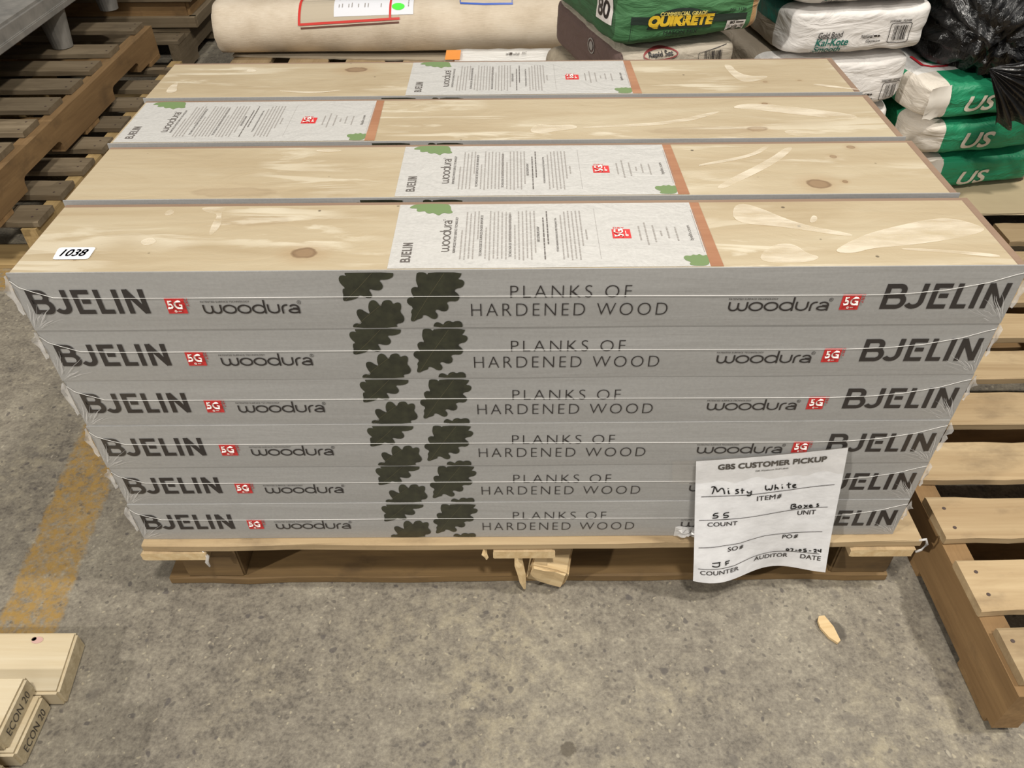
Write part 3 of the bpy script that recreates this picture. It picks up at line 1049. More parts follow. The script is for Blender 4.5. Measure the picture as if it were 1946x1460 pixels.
FRONT_SHIFT = [.0006, .0021, .0008, .0021, .0014, 0.0]   # the front row is not stacked perfectly flush
order = ['bottom', 'second', 'third', 'fourth', 'fifth', 'topmost']
rown = ['front', 'second', 'third', 'back']
for r_ in range(4):
    for k in range(6):
        is_top, is_front = k == 5, r_ == 0
        if r_ == 0:
            lab = {5: 'grey carton of flooring planks with the 1038 sticker, topmost of the front row',
                   4: 'grey carton of flooring planks in the front row, second from the top',
                   3: 'grey carton of flooring planks in the front row, third from the top',
                   2: 'grey carton of flooring planks in the front row, fourth from the top',
                   1: 'grey carton of flooring planks in the front row, second up from the pallet',
                   0: 'grey carton of flooring planks in the front row, lowest, resting on the pallet boards'}[k]
        elif is_top:
            lab = {1: 'top flooring carton in the second row from the front, big split knot at right',
                   2: 'top flooring carton in the third row from the front, white sheet at its left end',
                   3: 'top flooring carton in the back row, nearest the cement bags'}[r_]
        else:
            lab = '%s flooring carton of the %s row, hidden beneath its top carton' % (order[k] if k else 'lowest', rown[r_] if r_ < 3 else 'back')
        b = empty('flooring_carton', (-0.6 - 0.0393 * ROWY[r_] + (0.0012 if k % 2 else 0) * (k < 5), ROWY[r_] + (FRONT_SHIFT[k] if r_ == 0 else 0), 0.1256 + k * BH), lab, 'box', 'shrink-wrapped cartons of flooring planks')
        c = obj('carton_sleeve', CARTON, b)
        obj('printed_lettering', LETTER, c)
        obj('red_badge', BADGE, c)
        for q in range(0, 8, 2):
            obj('oak_leaf_print', LEAVES[q], c)
            if is_front:
                obj('leaf_vein', LEAVES[q + 1], c)
        obj('plank_core', CORE_TOP if is_top else CORE, b)
        if is_front:
            obj('film_seam', SEAM, b)
            obj('film_crease', CREASE[k % 2], b)
            obj('film_flap', FLAP[k % 3][0], b)
            obj('film_flap', FLAP[(k + 1) % 3][1], b)
        if is_top:
            me = bm_mesh('backing_veneer', _plank_bm.copy(), veneer('birch_veneer', KNOTS[r_]))
            pl = obj('backing_veneer', me, b)
            pl['label'] = 'pale birch backing veneer facing up'
            dx = (0, -.0035, -.4415, -.010)[r_]
            sh = obj('info_sheet', SHEET, b, (dx, 0, 0))
            obj('wood_strip_print', STRIP, sh)
            obj('sheet_lettering', SPRINT, sh)
            obj('red_badge', SBADGE, sh)
            for g in GL:
                obj('green_leaf_print', g, sh)
            for q, pts in enumerate(PATCH[r_]):
                P = Print()
                off = 0.6 + 0.0393 * ROWY[r_]
                P.poly(smooth_loop([(x + off, y) for x, y in pts], 2))
                pm = P.mesh('clinging_film', [M['cling']], top(.0005))
                obj('clinging_film', pm, b)
        if is_front and is_top:
            P = Print()
            P.poly([(u, v) for u, v in (arc(.0465, .0325, .004, .004, 180, 270, 4) + arc(.082, .0325, .004, .004, 270, 360, 4) + arc(.0815, .0515, .004, .004, 0, 90, 4) + arc(.0440, .0515, .004, .004, 90, 180, 4))])
            st = obj('lot_sticker', P.mesh('lot_sticker', [M['sticker']], top(.0007)), b)
            st['label'] = 'white sticker with the number 1038'
            P = Print()
            P.text('1038', .0485, .0355, .0790, .0505, .018, .18)
            obj('sticker_number', P.mesh('sticker_number', [M['sticker_ink']], top(.0011)), st)
_plank_bm.free()

# crumpled bit of film bunched up low on the front of the bottom carton
rnd = random.Random(8)
vs, fs = [], []
for i in range(10):
    for j in range(8):
        u, v = i / 9, j / 7
        e = min(u, 1 - u, v, 1 - v) * 4
        vs.append((.272 + (u - .5) * .046, -.0015 - .010 * min(1, e) * (0.4 + rnd.random() * .6), .139 + (v - .5) * .026 * (1 - .3 * u) + rnd.uniform(-.001, .001)))
for i in range(9):
    for j in range(7):
        a = i * 8 + j
        fs.append((a, a + 8, a + 9, a + 1))
ob = tag(obj('crumpled_film', mesh('crumpled_film', vs, fs, M['film'])), 'wad of crumpled clear film on the lowest carton, left of the paper notice', 'plastic film')

# ------------------------------------------------------------------ pallet under the flooring
main = empty('wooden_pallet', (0.02, 0.0, 0.0), 'wooden block pallet carrying the stack of grey flooring cartons', 'pallet')


def add_board(parent, name, c, L, W, T, mat, seed, rz=0.0, nails=(), endmat=None, rough=.0015):
    me = board_mesh(name, L, W, T, mat, rough, seed, nails=nails, endmat=endmat)
    return obj(name, me, parent, c, (0, 0, rz))


for i, (y, w) in enumerate(((.040, .105), (.175, .095), (.300, .095), (.425, .095), (.550, .095), (.650, .10))):
    add_board(main, 'deck_board', (0, y, .1175), 1.243, w, .015, M['pallet'], 10 + i, rough=.0022)
for i, (x, w) in enumerate(((-.571, .105), (-.011, .098), (.5655, .100))):
    add_board(main, 'cross_board', (x, .338, .1010), .715, w, .0175, M['pallet'], 20 + i, rz=R(90), endmat=M['fresh'], rough=.003)
for y in (.06, .34, .62):
    for i, x in enumerate((-.531, -.011, .556)):
        if i == 1 and y < .1:
            continue
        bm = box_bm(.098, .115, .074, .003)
        obj('block', bm_mesh('block', bm, M['pallet_shaded']), main, (x, y, .055))
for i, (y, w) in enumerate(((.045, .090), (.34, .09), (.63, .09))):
    add_board(main, 'bottom_board', (-.004, y, .009), 1.215, w, .0175, M['pallet_shaded'], 30 + i, rough=.003)
bm = box_bm(.063, .11, .056, .004)
rnd = random.Random(3)
bmesh.ops.subdivide_edges(bm, edges=bm.edges[:], cuts=2, use_grid_fill=True)
for v in bm.verts:
    v.co += Vector((rnd.uniform(-.002, .002), rnd.uniform(-.002, .002), rnd.uniform(-.002, .002)))
bk = obj('block', bm_mesh('block', bm, M['fresh']), main, (.038, .035, .0485), (R(9), R(12), R(-9)))
bk['label'] = 'broken end-grain block twisted out of place'
vs, fs = tube([(-.020, -.008, .092), (-.018, -.014, .07), (-.014, -.018, .05), (-.012, -.020, .030), (-.009, -.021, .012)], [.006, .008, .007, .0055, .002], 5)
sp = obj('splinter', mesh('splinter', vs, fs, M['fresh']), main)
sp['label'] = 'long splinter hanging from the middle cross board'
vs, fs = tube([(-.073, -.010, .108), (-.074, -.013, .098), (-.070, -.014, .090), (-.071, -.015, .086)], [.003, .005, .003, .001], 5)
obj('splinter', mesh('splinter', vs, fs, M['fresh']), main)
vs, fs = tube([(-.527, -.0125, .113), (-.520, -.016, .100), (-.524, -.018, .088), (-.523, -.017, .075)], [.001, .003, .003, .0015], 6)
obj('film_tail', mesh('film_tail', vs, fs, M['film'], smooth=True), main)
vs, fs = tube([(.617, -.01, .122), (.628, -.012, .128), (.632, -.014, .118), (.627, -.015, .104), (.620, -.014, .098)], .0022, 6)
obj('film_tail', mesh('film_tail', vs, fs, M['film'], smooth=True), main)

# ------------------------------------------------------------------ paper notice
HAND=[[(0.108,0.797),(0.131,0.802),(0.144,0.78),(0.153,0.752),(0.168,0.777),(0.184,0.787),(0.196,0.767),(0.202,0.736)],[(0.13,0.8),(0.125,0.766),(0.116,0.742)],[(0.226,0.764),(0.229,0.737),(0.238,0.737)],[(0.222,0.78),(0.227,0.774)],[(0.297,0.764),(0.28,0.767),(0.277,0.756),(0.294,0.749),(0.299,0.736),(0.275,0.733)],[(0.32,0.771),(0.324,0.729)],[(0.311,0.755),(0.337,0.756)],[(0.355,0.745),(0.363,0.729),(0.38,0.731)],[(0.385,0.746),(0.385,0.708),(0.365,0.706),(0.358,0.714)],[(0.482,0.777),(0.481,0.749),(0.496,0.734),(0.508,0.75),(0.516,0.732),(0.528,0.744),(0.528,0.774)],[(0.548,0.776),(0.549,0.731)],[(0.549,0.746),(0.563,0.752),(0.572,0.733)],[(0.596,0.753),(0.601,0.734)],[(0.592,0.77),(0.596,0.764)],[(0.639,0.779),(0.641,0.738),(0.651,0.734)],[(0.625,0.762),(0.657,0.764)],[(0.67,0.742),(0.691,0.752),(0.684,0.761),(0.668,0.754),(0.674,0.732),(0.697,0.735)],[(0.165,0.586),(0.134,0.583),(0.128,0.565),(0.156,0.567),(0.167,0.556),(0.153,0.547),(0.125,0.549)],[(0.241,0.583),(0.207,0.582),(0.201,0.561),(0.229,0.562),(0.24,0.551),(0.227,0.543),(0.202,0.545)],[(0.679,0.592),(0.68,0.557)],[(0.679,0.59),(0.706,0.594),(0.711,0.581),(0.688,0.574),(0.715,0.572),(0.717,0.557),(0.681,0.555)],[(0.738,0.579),(0.726,0.564),(0.741,0.554),(0.757,0.562),(0.744,0.578),(0.738,0.579)],[(0.768,0.58),(0.797,0.558)],[(0.795,0.578),(0.771,0.552)],[(0.806,0.565),(0.829,0.571),(0.814,0.578),(0.806,0.569),(0.814,0.556),(0.834,0.561)],[(0.87,0.584),(0.857,0.582),(0.869,0.571),(0.873,0.563),(0.857,0.562)],[(0.132,0.178),(0.195,0.178)],[(0.187,0.174),(0.189,0.145),(0.156,0.144),(0.132,0.155)],[(0.231,0.175),(0.264,0.176)],[(0.234,0.175),(0.237,0.142)],[(0.236,0.158),(0.258,0.158)],[(0.698,0.192),(0.689,0.18),(0.702,0.167),(0.714,0.178),(0.698,0.192)],[(0.72,0.191),(0.741,0.191),(0.734,0.167)],[(0.757,0.177),(0.775,0.177)],[(0.791,0.189),(0.782,0.177),(0.794,0.169),(0.803,0.179),(0.791,0.189)],[(0.836,0.194),(0.818,0.193),(0.818,0.183),(0.838,0.181),(0.839,0.17),(0.818,0.169)],[(0.856,0.18),(0.873,0.18)],[(0.889,0.19),(0.902,0.198),(0.911,0.186),(0.892,0.172),(0.916,0.173)],[(0.923,0.196),(0.922,0.181),(0.943,0.183)],[(0.94,0.201),(0.943,0.171)]]
RULES=[[(0.041,0.724),(0.391,0.713),(0.663,0.717),(0.953,0.736)],[(0.031,0.537),(0.318,0.522),(0.442,0.526),(0.685,0.544),(0.937,0.555)],[(0.031,0.311),(0.205,0.311),(0.335,0.304),(0.517,0.333),(0.93,0.348)],[(0.032,0.127),(0.305,0.121),(0.449,0.146),(0.591,0.161),(0.734,0.163),(0.936,0.157)]]
NOTE_TEXT=[('GBS CUSTOMER PICKUP', (0.15, 0.928), (0.868, 0.92), 0.038), ('GBS Warehouse Shelf Labels', (0.402, 0.891), (0.623, 0.891), 0.011), ('ITEM#', (0.43, 0.656), (0.6, 0.655), 0.037), ('UNIT', (0.732, 0.496), (0.86, 0.495), 0.037), ('COUNT', (0.091, 0.482), (0.305, 0.468), 0.033), ('SO#', (0.246, 0.254), (0.362, 0.25), 0.035), ('PO#', (0.648, 0.29), (0.76, 0.289), 0.036), ('COUNTER', (0.047, 0.077), (0.338, 0.068), 0.035), ('AUDITOR', (0.456, 0.1), (0.707, 0.105), 0.038), ('DATE', (0.802, 0.106), (0.95, 0.099), 0.038)]



def note(s, t, d=0.0):
    tl, tr_, br, bl = Vector((.2583, -.0042, .3053)), Vector((.4705, -.0042, .3317)), Vector((.5027, -.020, .0574)), Vector((.2853, -.030, .0522))
    p = tl * (1 - s) * t + tr_ * s * t + br * s * (1 - t) + bl * (1 - s) * (1 - t)
    k = max(0.0, 1 - t) ** 1.5
    p.y += -.010 * k * math.sin(s * 6.0 + .6) - .0025 * math.sin(s * 9 + t * 5) * (1 - t)
    p.z += .009 * k * math.sin(s * math.pi) ** 2 * s - .006 * (t ** 2) * math.sin(s * math.pi) * .4
    p.y -= d
    return tuple(p)


nt = empty('paper_notice', (0.385, -0.02, 0.05), 'white customer pickup notice taped to the front of the carton stack', 'paper notice')
_inv = Vector((-0.385, 0.02, -0.05))


def note_l(d):
    return lambda s, t_: tuple(Vector(note(s, t_, d)) + _inv)


vs, fs = [], []
NS, NTT = 26, 30
for d in (0.0, -.0003):
    for j in range(NTT + 1):
        for i in range(NS + 1):
            vs.append(Vector(note(i / NS, j / NTT, d)) + _inv)
n1 = (NS + 1) * (NTT + 1)
for j in range(NTT):
    for i in range(NS):
        a = j * (NS + 1) + i
        fs.append((a, a + 1, a + NS + 2, a + NS + 1))
        fs.append((a + n1, a + NS + 1 + n1, a + NS + 2 + n1, a + 1 + n1))
pp = obj('paper_sheet', mesh('paper_sheet', vs, fs, M['paper'], smooth=True), nt)
P = Print()


def dense(pts, step=.03):
    out = [pts[0]]
    for a, b in zip(pts, pts[1:]):
        n = max(1, int((Vector(b) - Vector(a)).length / step))
        out += [tuple(Vector(a).lerp(Vector(b), q / n)) for q in range(1, n + 1)]
    return out


def smooth_open(pts, it=2):
    for _ in range(it):
        out = [pts[0]]
        for a, b in zip(pts, pts[1:]):
            a, b = Vector(a), Vector(b)
            out += [tuple(a * .75 + b * .25), tuple(a * .25 + b * .75)]
        out.append(pts[-1])
        pts = out
    return pts


for s, a, b, h in NOTE_TEXT:
    bold = .05 if 'CUSTOMER' in s else .012
    if s.endswith('#'):
        wq = h * .80
        P.text(s[:-1], a[0], a[1], b[0] - wq - .012, a[1] + h, bold, skew=(b[1] - a[1]) * .8)
        for q in (.32, .68):
            P.line([(b[0] - wq + wq * q - .006, b[1]), (b[0] - wq + wq * q + .006, b[1] + h)], .0055)
        for q in (.33, .66):
            P.line([(b[0] - wq, b[1] + h * q), (b[0], b[1] + h * q)], .0055)
    else:
        P.text(s, a[0], a[1], b[0], a[1] + h, bold, skew=b[1] - a[1])
for q in RULES:
    P.line(dense(q), .0045)
obj('printed_text', P.mesh('printed_text', [M['ink']], note_l(.0009)), pp)
P = Print()
for q in HAND:
    P.line(smooth_open(q, 2), .0085)
hw = obj('handwriting', P.mesh('handwriting', [M['pen']], note_l(.0011)), pp)
vs, fs = [], []
rnd = random.Random(2)
for j, tt in enumerate((.86, .9, .95, 1.0, 1.015)):
    for i in range(31):
        s = -.16 + 1.16 * i / 30
        t_ = tt if j else .835 + rnd.uniform(-.01, .012) + .01 * math.sin(i)
        vs.append(Vector(note(s, t_, .0014)) + _inv)
for j in range(4):
    for i in range(30):
        a = j * 31 + i
        fs.append((a, a + 1, a + 32, a + 31))
tp = obj('clear_tape', mesh('clear_tape', vs, fs, M['tape'], smooth=True), nt)

# ------------------------------------------------------------------ lumber at lower left
def lumber(label, xe, y0, y1, z0, T, skew, seed, econ, L=.75):
    """board lying along X whose sawn right end is at xe"""
    e = empty('lumber_board', (xe, (y0 + y1) / 2, z0), label, 'lumber', 'sawn boards stacked on the floor')
    W = y1 - y0
    bm = bmesh.new()
    box_bm(L, W, T, .004, bm, (-L / 2, 0, T / 2))
    bmesh.ops.subdivide_edges(bm, edges=[q for q in bm.edges if q.calc_length() > L * .8], cuts=10)
    for v in bm.verts:
        v.co.x -= skew * v.co.y * (1 if v.co.x > -.2 else 0)
    bmesh.ops.recalc_face_normals(bm, faces=bm.faces)
    for f in bm.faces:
        if f.normal.x > .7:
            f.material_index = 1
    obj('board', bm_mesh('board', bm, [M['lumber'], M['endgrain']], recalc=False), e)
    if econ:
        P = Print()
        P.text('ECON 20', -W * .33, T * .30, W * .33, T * .70, -.004)
        s = obj('stamped_lettering', P.mesh('stamped_lettering', M['ink'], lambda u, v: (.0008 - skew * u, u, v)), e)
    return e


b1 = lumber('pale planed board lying on the floor behind the two stamped board ends', -.688, -.213, -.112, 0.0, .038, .12, 1, False)
P = Print()
P.poly([(x * .009, y * .006) for x, y in arc(0, 0, 1, 1, 0, 345, 12)], 0)
P.poly([(x * .004 + -.006, y * .0035 + .002) for x, y in arc(0, 0, 1, 1, 0, 330, 7)], 1)
M['knot_pink'] = plain('pink_brown_knot', rgb(196, 160, 150), .6)
M['knot_dark'] = plain('dark_knot', rgb(70, 46, 44), .7)
obj('knot', P.mesh('knot', [M['knot_pink'], M['knot_dark']], lambda u, v: (u - .063, v + .036, .0385)), b1)
lumber('lower of the two boards with ECON 20 stamped on their ends', -.7035, -.303, -.2145, 0.0, .038, 0.0, 2, True)
lumber('upper of the two boards with ECON 20 stamped on their ends', -.7145, -.297, -.2060, .0382, .038, 0.0, 3, True)

for nm, z_ in (('lowest board of the front stack of sawn boards at the frame edge', 0.0), ('middle board of the front stack of sawn boards at the frame edge', .0382), ('top board of the front stack of sawn boards at the frame edge', .0764)):
    lumber(nm, -.712, -.405, -.315, z_, .038, 0.0, 9, False)

# wood chip on the floor
vs, fs = extrude_poly([(-.006, .025), (.003, .0245), (.010, .004), (.0115, -.020), (.006, -.0235), (-.004, -.012), (-.011, .006), (-.0105, .018)], .006, 'z')
ch = obj('wood_chip', fix(mesh('wood_chip', vs, fs, M['fresh'])), None, (.4985, -.0985, .005), (R(4), R(-5), R(6)))
tag(ch, 'small pale wood chip lying alone on the concrete in front of the pallet', 'wood chip')


# ------------------------------------------------------------------ stringer pallets
def stringer_mesh(L, H, T, mat, notch=True, seed=0):
    """stringer along local X with two fork notches in its lower edge"""
    rnd = random.Random(seed)
    poly = [(-L / 2, 0)]
    if notch:
        for c in (-L * .25, L * .25):
            hw = L * .095
            poly += [(c - hw, 0)] + [(c - hw + .018 - .018 * math.cos(R(a)), .018 + .018 * math.sin(R(a)) + .0) for a in (20, 55, 90)]
            poly += [(c + hw - .018 + .018 * math.cos(R(a)), .018 + .018 * math.sin(R(a))) for a in (90, 55, 20)] + [(c + hw, 0)]
    poly += [(L / 2, 0), (L / 2, H)]
    n = 12
    poly += [(L / 2 - L * i / n, H + rnd.uniform(-.0008, 0)) for i in range(1, n)]
    poly += [(-L / 2, H)]
    vs, fs = extrude_poly(poly, T, 'y')
    return fix(mesh('stringer', vs, fs, mat))


def pallet(name, label, x0, x1, y0, y1, z0, boards, stringers, mats, seed, H=.094, T=.016, inset=0.0, bottoms=(), notch=True, nails=True, group='stringer pallets'):
    """boards along X (list of (y, width, x_start or None)), stringers along Y at the given x"""
    e = empty(name, ((x0 + x1) / 2, (y0 + y1) / 2, z0), label, 'pallet', group)
    cx, cy = (x0 + x1) / 2, (y0 + y1) / 2
    rnd = random.Random(seed)
    for i, x in enumerate(stringers):
        me = stringer_mesh(y1 - y0, H, .038, mats[1], notch, seed + i)
        obj('stringer', me, e, (x - cx, 0, .015), (0, 0, R(90)))
    for i, (y, w, xs) in enumerate(boards):
        a = (xs if xs is not None else x0 + inset) + rnd.uniform(-.002, .004)
        L = x1 - a
        nl = []
        if nails:
            for sx in stringers:
                for dy in (-w * .25, w * .22):
                    if a < sx < x1:
                        nl.append((sx - (a + L / 2) + rnd.uniform(-.004, .004), dy + rnd.uniform(-.006, .006)))
        me = board_mesh('deck_board', L, w, T, mats[0], .0022, seed * 10 + i, 20, nl)
        obj('deck_board', me, e, (a + L / 2 - cx, y - cy, .015 + H + T / 2 + .0003), (R(rnd.uniform(-.5, .5)), 0, R(rnd.uniform(-.35, .35))))
    for i, (y, w) in enumerate(bottoms):
        me = board_mesh('bottom_board', x1 - x0, w, .0145, mats[1], .002, seed * 20 + i, 12)
        obj('bottom_board', me, e, (0, y - cy, .0075))
    return e


pallet('wooden_pallet', 'bare wooden pallet on the floor at the right of the carton stack', .682, 1.70, -.262, .965, 0.0,
       [(-.2065, .080, .690), (-.092, .088, None), (.0345, .083, None), (.160, .087, None), (.293, .086, None), (.417, .085, None), (.545, .084, None), (.668, .085, None), (.790, .085, None), (.918, .085, 1.205)],
       (.701, 1.19, 1.68), (M['pallet'], M['pallet_brown']), 3, bottoms=[(-.20, .09), (.05, .09), (.35, .1), (.65, .09), (.91, .1)], notch=False)
pallet('wooden_pallet', 'weathered pallet on the floor at left, underneath another pallet, its yellowish stringer facing the cartons', -2.2, -1.212, .977, 2.17, 0.0,
       [(1.03, .09, None), (1.17, .085, None), (1.31, .085, None), (1.45, .085, None), (1.60, .085, None), (1.75, .085, None), (1.90, .085, None), (2.05, .03, None)],
       (-2.16, -1.72, -1.238), (M['pallet_grey'], M['treated']), 5, H=.105, bottoms=[(1.03, .1), (1.57, .1), (2.11, .1)], notch=False)
pallet('wooden_pallet', 'notched brown pallet lying on top of the yellowish pallet at left', -2.35, -1.290, .93, 2.165, .1372,
       [(.98, .09, -2.3), (1.13, .09, -2.3), (1.28, .09, -2.3), (1.43, .09, -2.3), (1.58, .09, -2.3), (1.73, .09, -2.3), (1.88, .09, -2.3), (2.11, .09, -2.3)],
       (-2.3, -1.8, -1.309), (M['pallet_grey'], M['pallet_brown']), 6, bottoms=[(.98, .1), (1.55, .1), (2.11, .1)])
pallet('wooden_pallet', 'pallet at the back left with a wooden crate standing on it', -2.3, -1.285, 2.34, 3.5, 0.0,
       [(2.39, .09, None), (2.53, .09, None), (2.67, .09, None), (2.81, .09, None), (2.95, .09, None), (3.09, .09, None), (3.23, .09, None), (3.4, .09, None)],
       (-2.26, -1.8, -1.305), (M['pallet_grey'], M['pallet_grey']), 8, H=.105, bottoms=[(2.39, .1), (2.9, .1), (3.44, .1)])
# boards of the upper two pallets at left stop short of their outer stringer
for o in bpy.data.objects:
    if o.parent and o.name.startswith('deck_board') and 'notched' in o.parent.get('label', ''):
        o.location.x -= .022

# wooden crate at the back left
cr = empty('wooden_crate', (-1.68, 2.86, .1395), 'dark wooden crate with a framed edge at the back left', 'crate')
for i, (c, s, r) in enumerate((((0, -.35, .16), (.80, .30, .02), (R(90), 0, 0)), ((0, .35, .16), (.80, .30, .02), (R(90), 0, 0)),
                               ((.40, 0, .16), (.70, .30, .02), (R(90), 0, R(90))), ((-.40, 0, .16), (.70, .30, .02), (R(90), 0, R(90))))):
    obj('side_panel', board_mesh('side_panel', s[0], s[1], s[2], M['pallet_brown'], .001, 60 + i), cr, c, r)
for i, (c, L, rz) in enumerate((((0, -.365, .02), .86, 0), ((0, .365, .02), .86, 0), ((.418, 0, .02), .73, 90), ((-.418, 0, .02), .73, 90),
                                ((0, -.365, .115), .86, 0), ((.418, 0, .115), .73, 90), ((0, -.365, .30), .86, 0), ((.418, 0, .30), .73, 90))):
    obj('frame_rail', board_mesh('frame_rail', L, .03, .04, M['pallet_grey'], .001, 70 + i), cr, c, (0, 0, R(rz)))
obj('lid', board_mesh('lid', .86, .74, .02, M['pallet_grey'], .001, 79), cr, (0, 0, .332))

# grey moulded plastic pallet on top of the pallets at left
gp = empty('plastic_pallet', (-1.95, 1.78, .2650), 'grey plastic pallet with drain holes and legs on top of the pallets at upper left', 'pallet')
bm = box_bm(1.03, 1.24, .055, .008, c=(0, 0, .1505))
obj('deck', bm_mesh('deck', bm, M['plastic']), gp)
bm = bmesh.new()
for _q in (0,):
    box_bm(.012, 1.23, .02, .003, bm, (.515, 0, .128))
obj('rim', bm_mesh('rim', bm, M['plastic']), gp)
for x in (-.45, .0, .465):
    for y in (-.50, .12, .52):
        bm = bmesh.new()
        r = bmesh.ops.create_cone(bm, cap_ends=True, segments=20, radius1=.032, radius2=.046, depth=.125, matrix=Matrix.Translation((x, y, .0625)))
        obj('leg', bm_mesh('leg', bm, M['plastic'], smooth=False), gp)
for (x, y) in ((-1.53, 1.83), (-1.525, 1.985), (-1.53, 1.66), (-1.62, 1.75), (-1.62, 1.90)):
    bm = bmesh.new()
    bmesh.ops.create_cone(bm, cap_ends=True, segments=18, radius1=.0105, radius2=.0105, depth=.0008, matrix=Matrix.Translation((x + 1.95, y - 1.78, .1784)))
    obj('drain_hole', bm_mesh('drain_hole', bm, M['dark_hole']), gp)

# ------------------------------------------------------------------ carpet roll on its pallet
e = empty('wooden_pallet', (-.1, 2.3, 0), 'pallet under the beige carpet roll', 'pallet')
for i in range(7):
    me = board_mesh('deck_board', 1.25, .142, .018, M['pallet'], .002, 90 + i)
    obj('deck_board', me, e, (-.845 + i * .2075, 0, .1315), (0, 0, R(90)))
for i, y in enumerate((-.58, 0, .58)):
    obj('stringer', stringer_mesh(1.42, .107, .04, M['pallet_grey'], False, 99 + i), e, (-.22, y, .0152))
for i, y in enumerate((-.58, 0, .58)):
    obj('bottom_board', board_mesh('bottom_board', 1.42, .1, .0145, M['pallet_grey'], .002, 110 + i), e, (-.22, y, .0075))

vs, fs = [], []
rnd = random.Random(12)
n = 60
for i in range(n + 1):
    x = -1.02 + 1.50 * i / n
    yf = 2.150 - .070 * min(1, i / 30) + .012 * noise.noise(Vector((x * 7, 1, 0))) + rnd.uniform(-.003, .003)
    zt = .004 * noise.noise(Vector((x * 5, 4, 0)))
    for (y, z) in ((yf, .1408), (yf - .002, .1465 + zt * .5), (2.9, .1470), (2.9, .1408)):
        vs.append((x, y, z))
for i in range(n):
    for k in range(4):
        fs.append((i * 4 + k, i * 4 + (k + 1) % 4, i * 4 + 4 + (k + 1) % 4, i * 4 + 4 + k))
fs += [(0, 1, 2, 3), (n * 4 + 3, n * 4 + 2, n * 4 + 1, n * 4)]
tag(obj('cardboard_sheet', fix(mesh('cardboard_sheet', vs, fs, M['cardboard']))), 'torn grey cardboard sheet lying between the carpet roll and its pallet', 'cardboard')

RCY, RCZ, RR = 2.166, .2400, .084
X0, X1 = -1.045, .48


def roll_pt(x, a, d=0.0):
    """point on the roll's rounded front at angle a (degrees above its foremost line)"""
    w = .0035 * noise.noise(Vector((x * 3.2, a * .02, 7.0)))
    r = RR + w + d
    if a > 90:
        return (x, RCY + (a - 90) * .01, RCZ + r + .004 * math.sin(x * 3))
    return (x, RCY - r * math.cos(R(a)), RCZ + r * math.sin(R(a)))


roll = empty('carpet_roll', ((X0 + X1) / 2, 2.4, .1535), 'thick beige carpet roll lying flattened across its pallet at the back', 'carpet')
inv = Vector((-(X0 + X1) / 2, -2.4, -.1535))
angs = [-90 + 7.5 * i for i in range(25)] + [100, 115, 135, 150]
vs, fs = [], []
nx = 70
for i in range(nx + 1):
    x = X0 + (X1 - X0) * i / nx
    ring = [roll_pt(x, a) for a in angs]
    ring += [(x, 2.80, RCZ + RR), (x, 2.86, RCZ), (x, 2.80, RCZ - RR + .001)]
    if i == 0:
        ring = [(p[0] + .006 * noise.noise(Vector((k * .6, 0, 0))), p[1], p[2]) for k, p in enumerate(ring)]
    vs += [Vector(p) + inv for p in ring]
m = len(angs) + 3
for i in range(nx):
    for k in range(m):
        fs.append((i * m + k, i * m + (k + 1) % m, (i + 1) * m + (k + 1) % m, (i + 1) * m + k))
fs += [tuple(range(m)), tuple(nx * m + k for k in reversed(range(m)))]
obj('carpet', fix(mesh('carpet', vs, fs, M['carpet'], smooth=True)), roll)


def on_roll(d):
    return lambda u, v: tuple(Vector(roll_pt(u, v, d)) + inv)


def strip(P, pts, w, mi=0):
    """band of width w metres following (x, angle) points, finely cut"""
    k = RR * math.pi / 180
    q = dense([(x, a * k) for x, a in pts], .008)
    v_, f_ = ribbon(q, w)
    P.add([(x, s / k) for x, s in v_], f_, mi)


def patch(P, x0, a0, x1, a1, mi=0, skew=0.0, n=10):
    for i in range(n):
        for j in range(n):
            u0, u1 = x0 + (x1 - x0) * i / n, x0 + (x1 - x0) * (i + 1) / n
            v0, v1 = a0 + (a1 - a0) * j / n, a0 + (a1 - a0) * (j + 1) / n
            P.add([(u0, v0 + skew * i / n), (u1, v0 + skew * (i + 1) / n), (u1, v1 + skew * (i + 1) / n), (u0, v1 + skew * i / n)], [(0, 1, 2, 3)], mi)


P = Print()
patch(P, -.740, 21, -.395, 120, 0, 10)
po = obj('document_pouch', P.mesh('document_pouch', [M['clear_pouch']], on_roll(.0012)), roll)
po['label'] = 'clear pouch with red edges'
P = Print()
strip(P, [(-.742, 18), (-.738, 60), (-.735, 118)], .0085)
strip(P, [(-.742, 20), (-.392, 31)], .0075)
strip(P, [(-.425, 30), (-.423, 118)], .0075)
obj('red_edging', P.mesh('red_edging', [M['red_tape']], on_roll(.0028)), po)
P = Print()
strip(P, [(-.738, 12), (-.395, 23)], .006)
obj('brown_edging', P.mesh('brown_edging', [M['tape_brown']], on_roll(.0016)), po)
P = Print()
patch(P, -.620, 36, -.345, 118, 0, 4)
pa = obj('document', P.mesh('document', [M['white_paper']], on_roll(.0022)), po)
P = Print()
rnd = random.Random(4)
for i in range(15):
    x = -.602 + i * .0112
    for a in (58, 84):
        if rnd.random() < .8:
            greek_x = [(x, a), (x + .0004, a + 8 + rnd.random() * 6)]
            strip(P, greek_x, .003)
for a in (60, 68, 76, 84):
    strip(P, [(-.362, a), (-.3615, a + 6)], .0035)
obj('document_print', P.mesh('document_print', [M['ink_soft']], on_roll(.0030)), pa)
P = Print()
k_ = RR * math.pi / 180
P.poly([(-.397 + .022 * c[0], 60 + .0145 * c[1] / k_) for c in arc(0, 0, 1, 1, 0, 345, 20)])
g_ = obj('round_sticker', P.mesh('round_sticker', [M['green_dot']], on_roll(.0034)), pa)
g_['label'] = 'fluorescent green round sticker'
P = Print()
strip(P, [(-.183, 72), (-.10, 67), (.0, 68)], .0105)
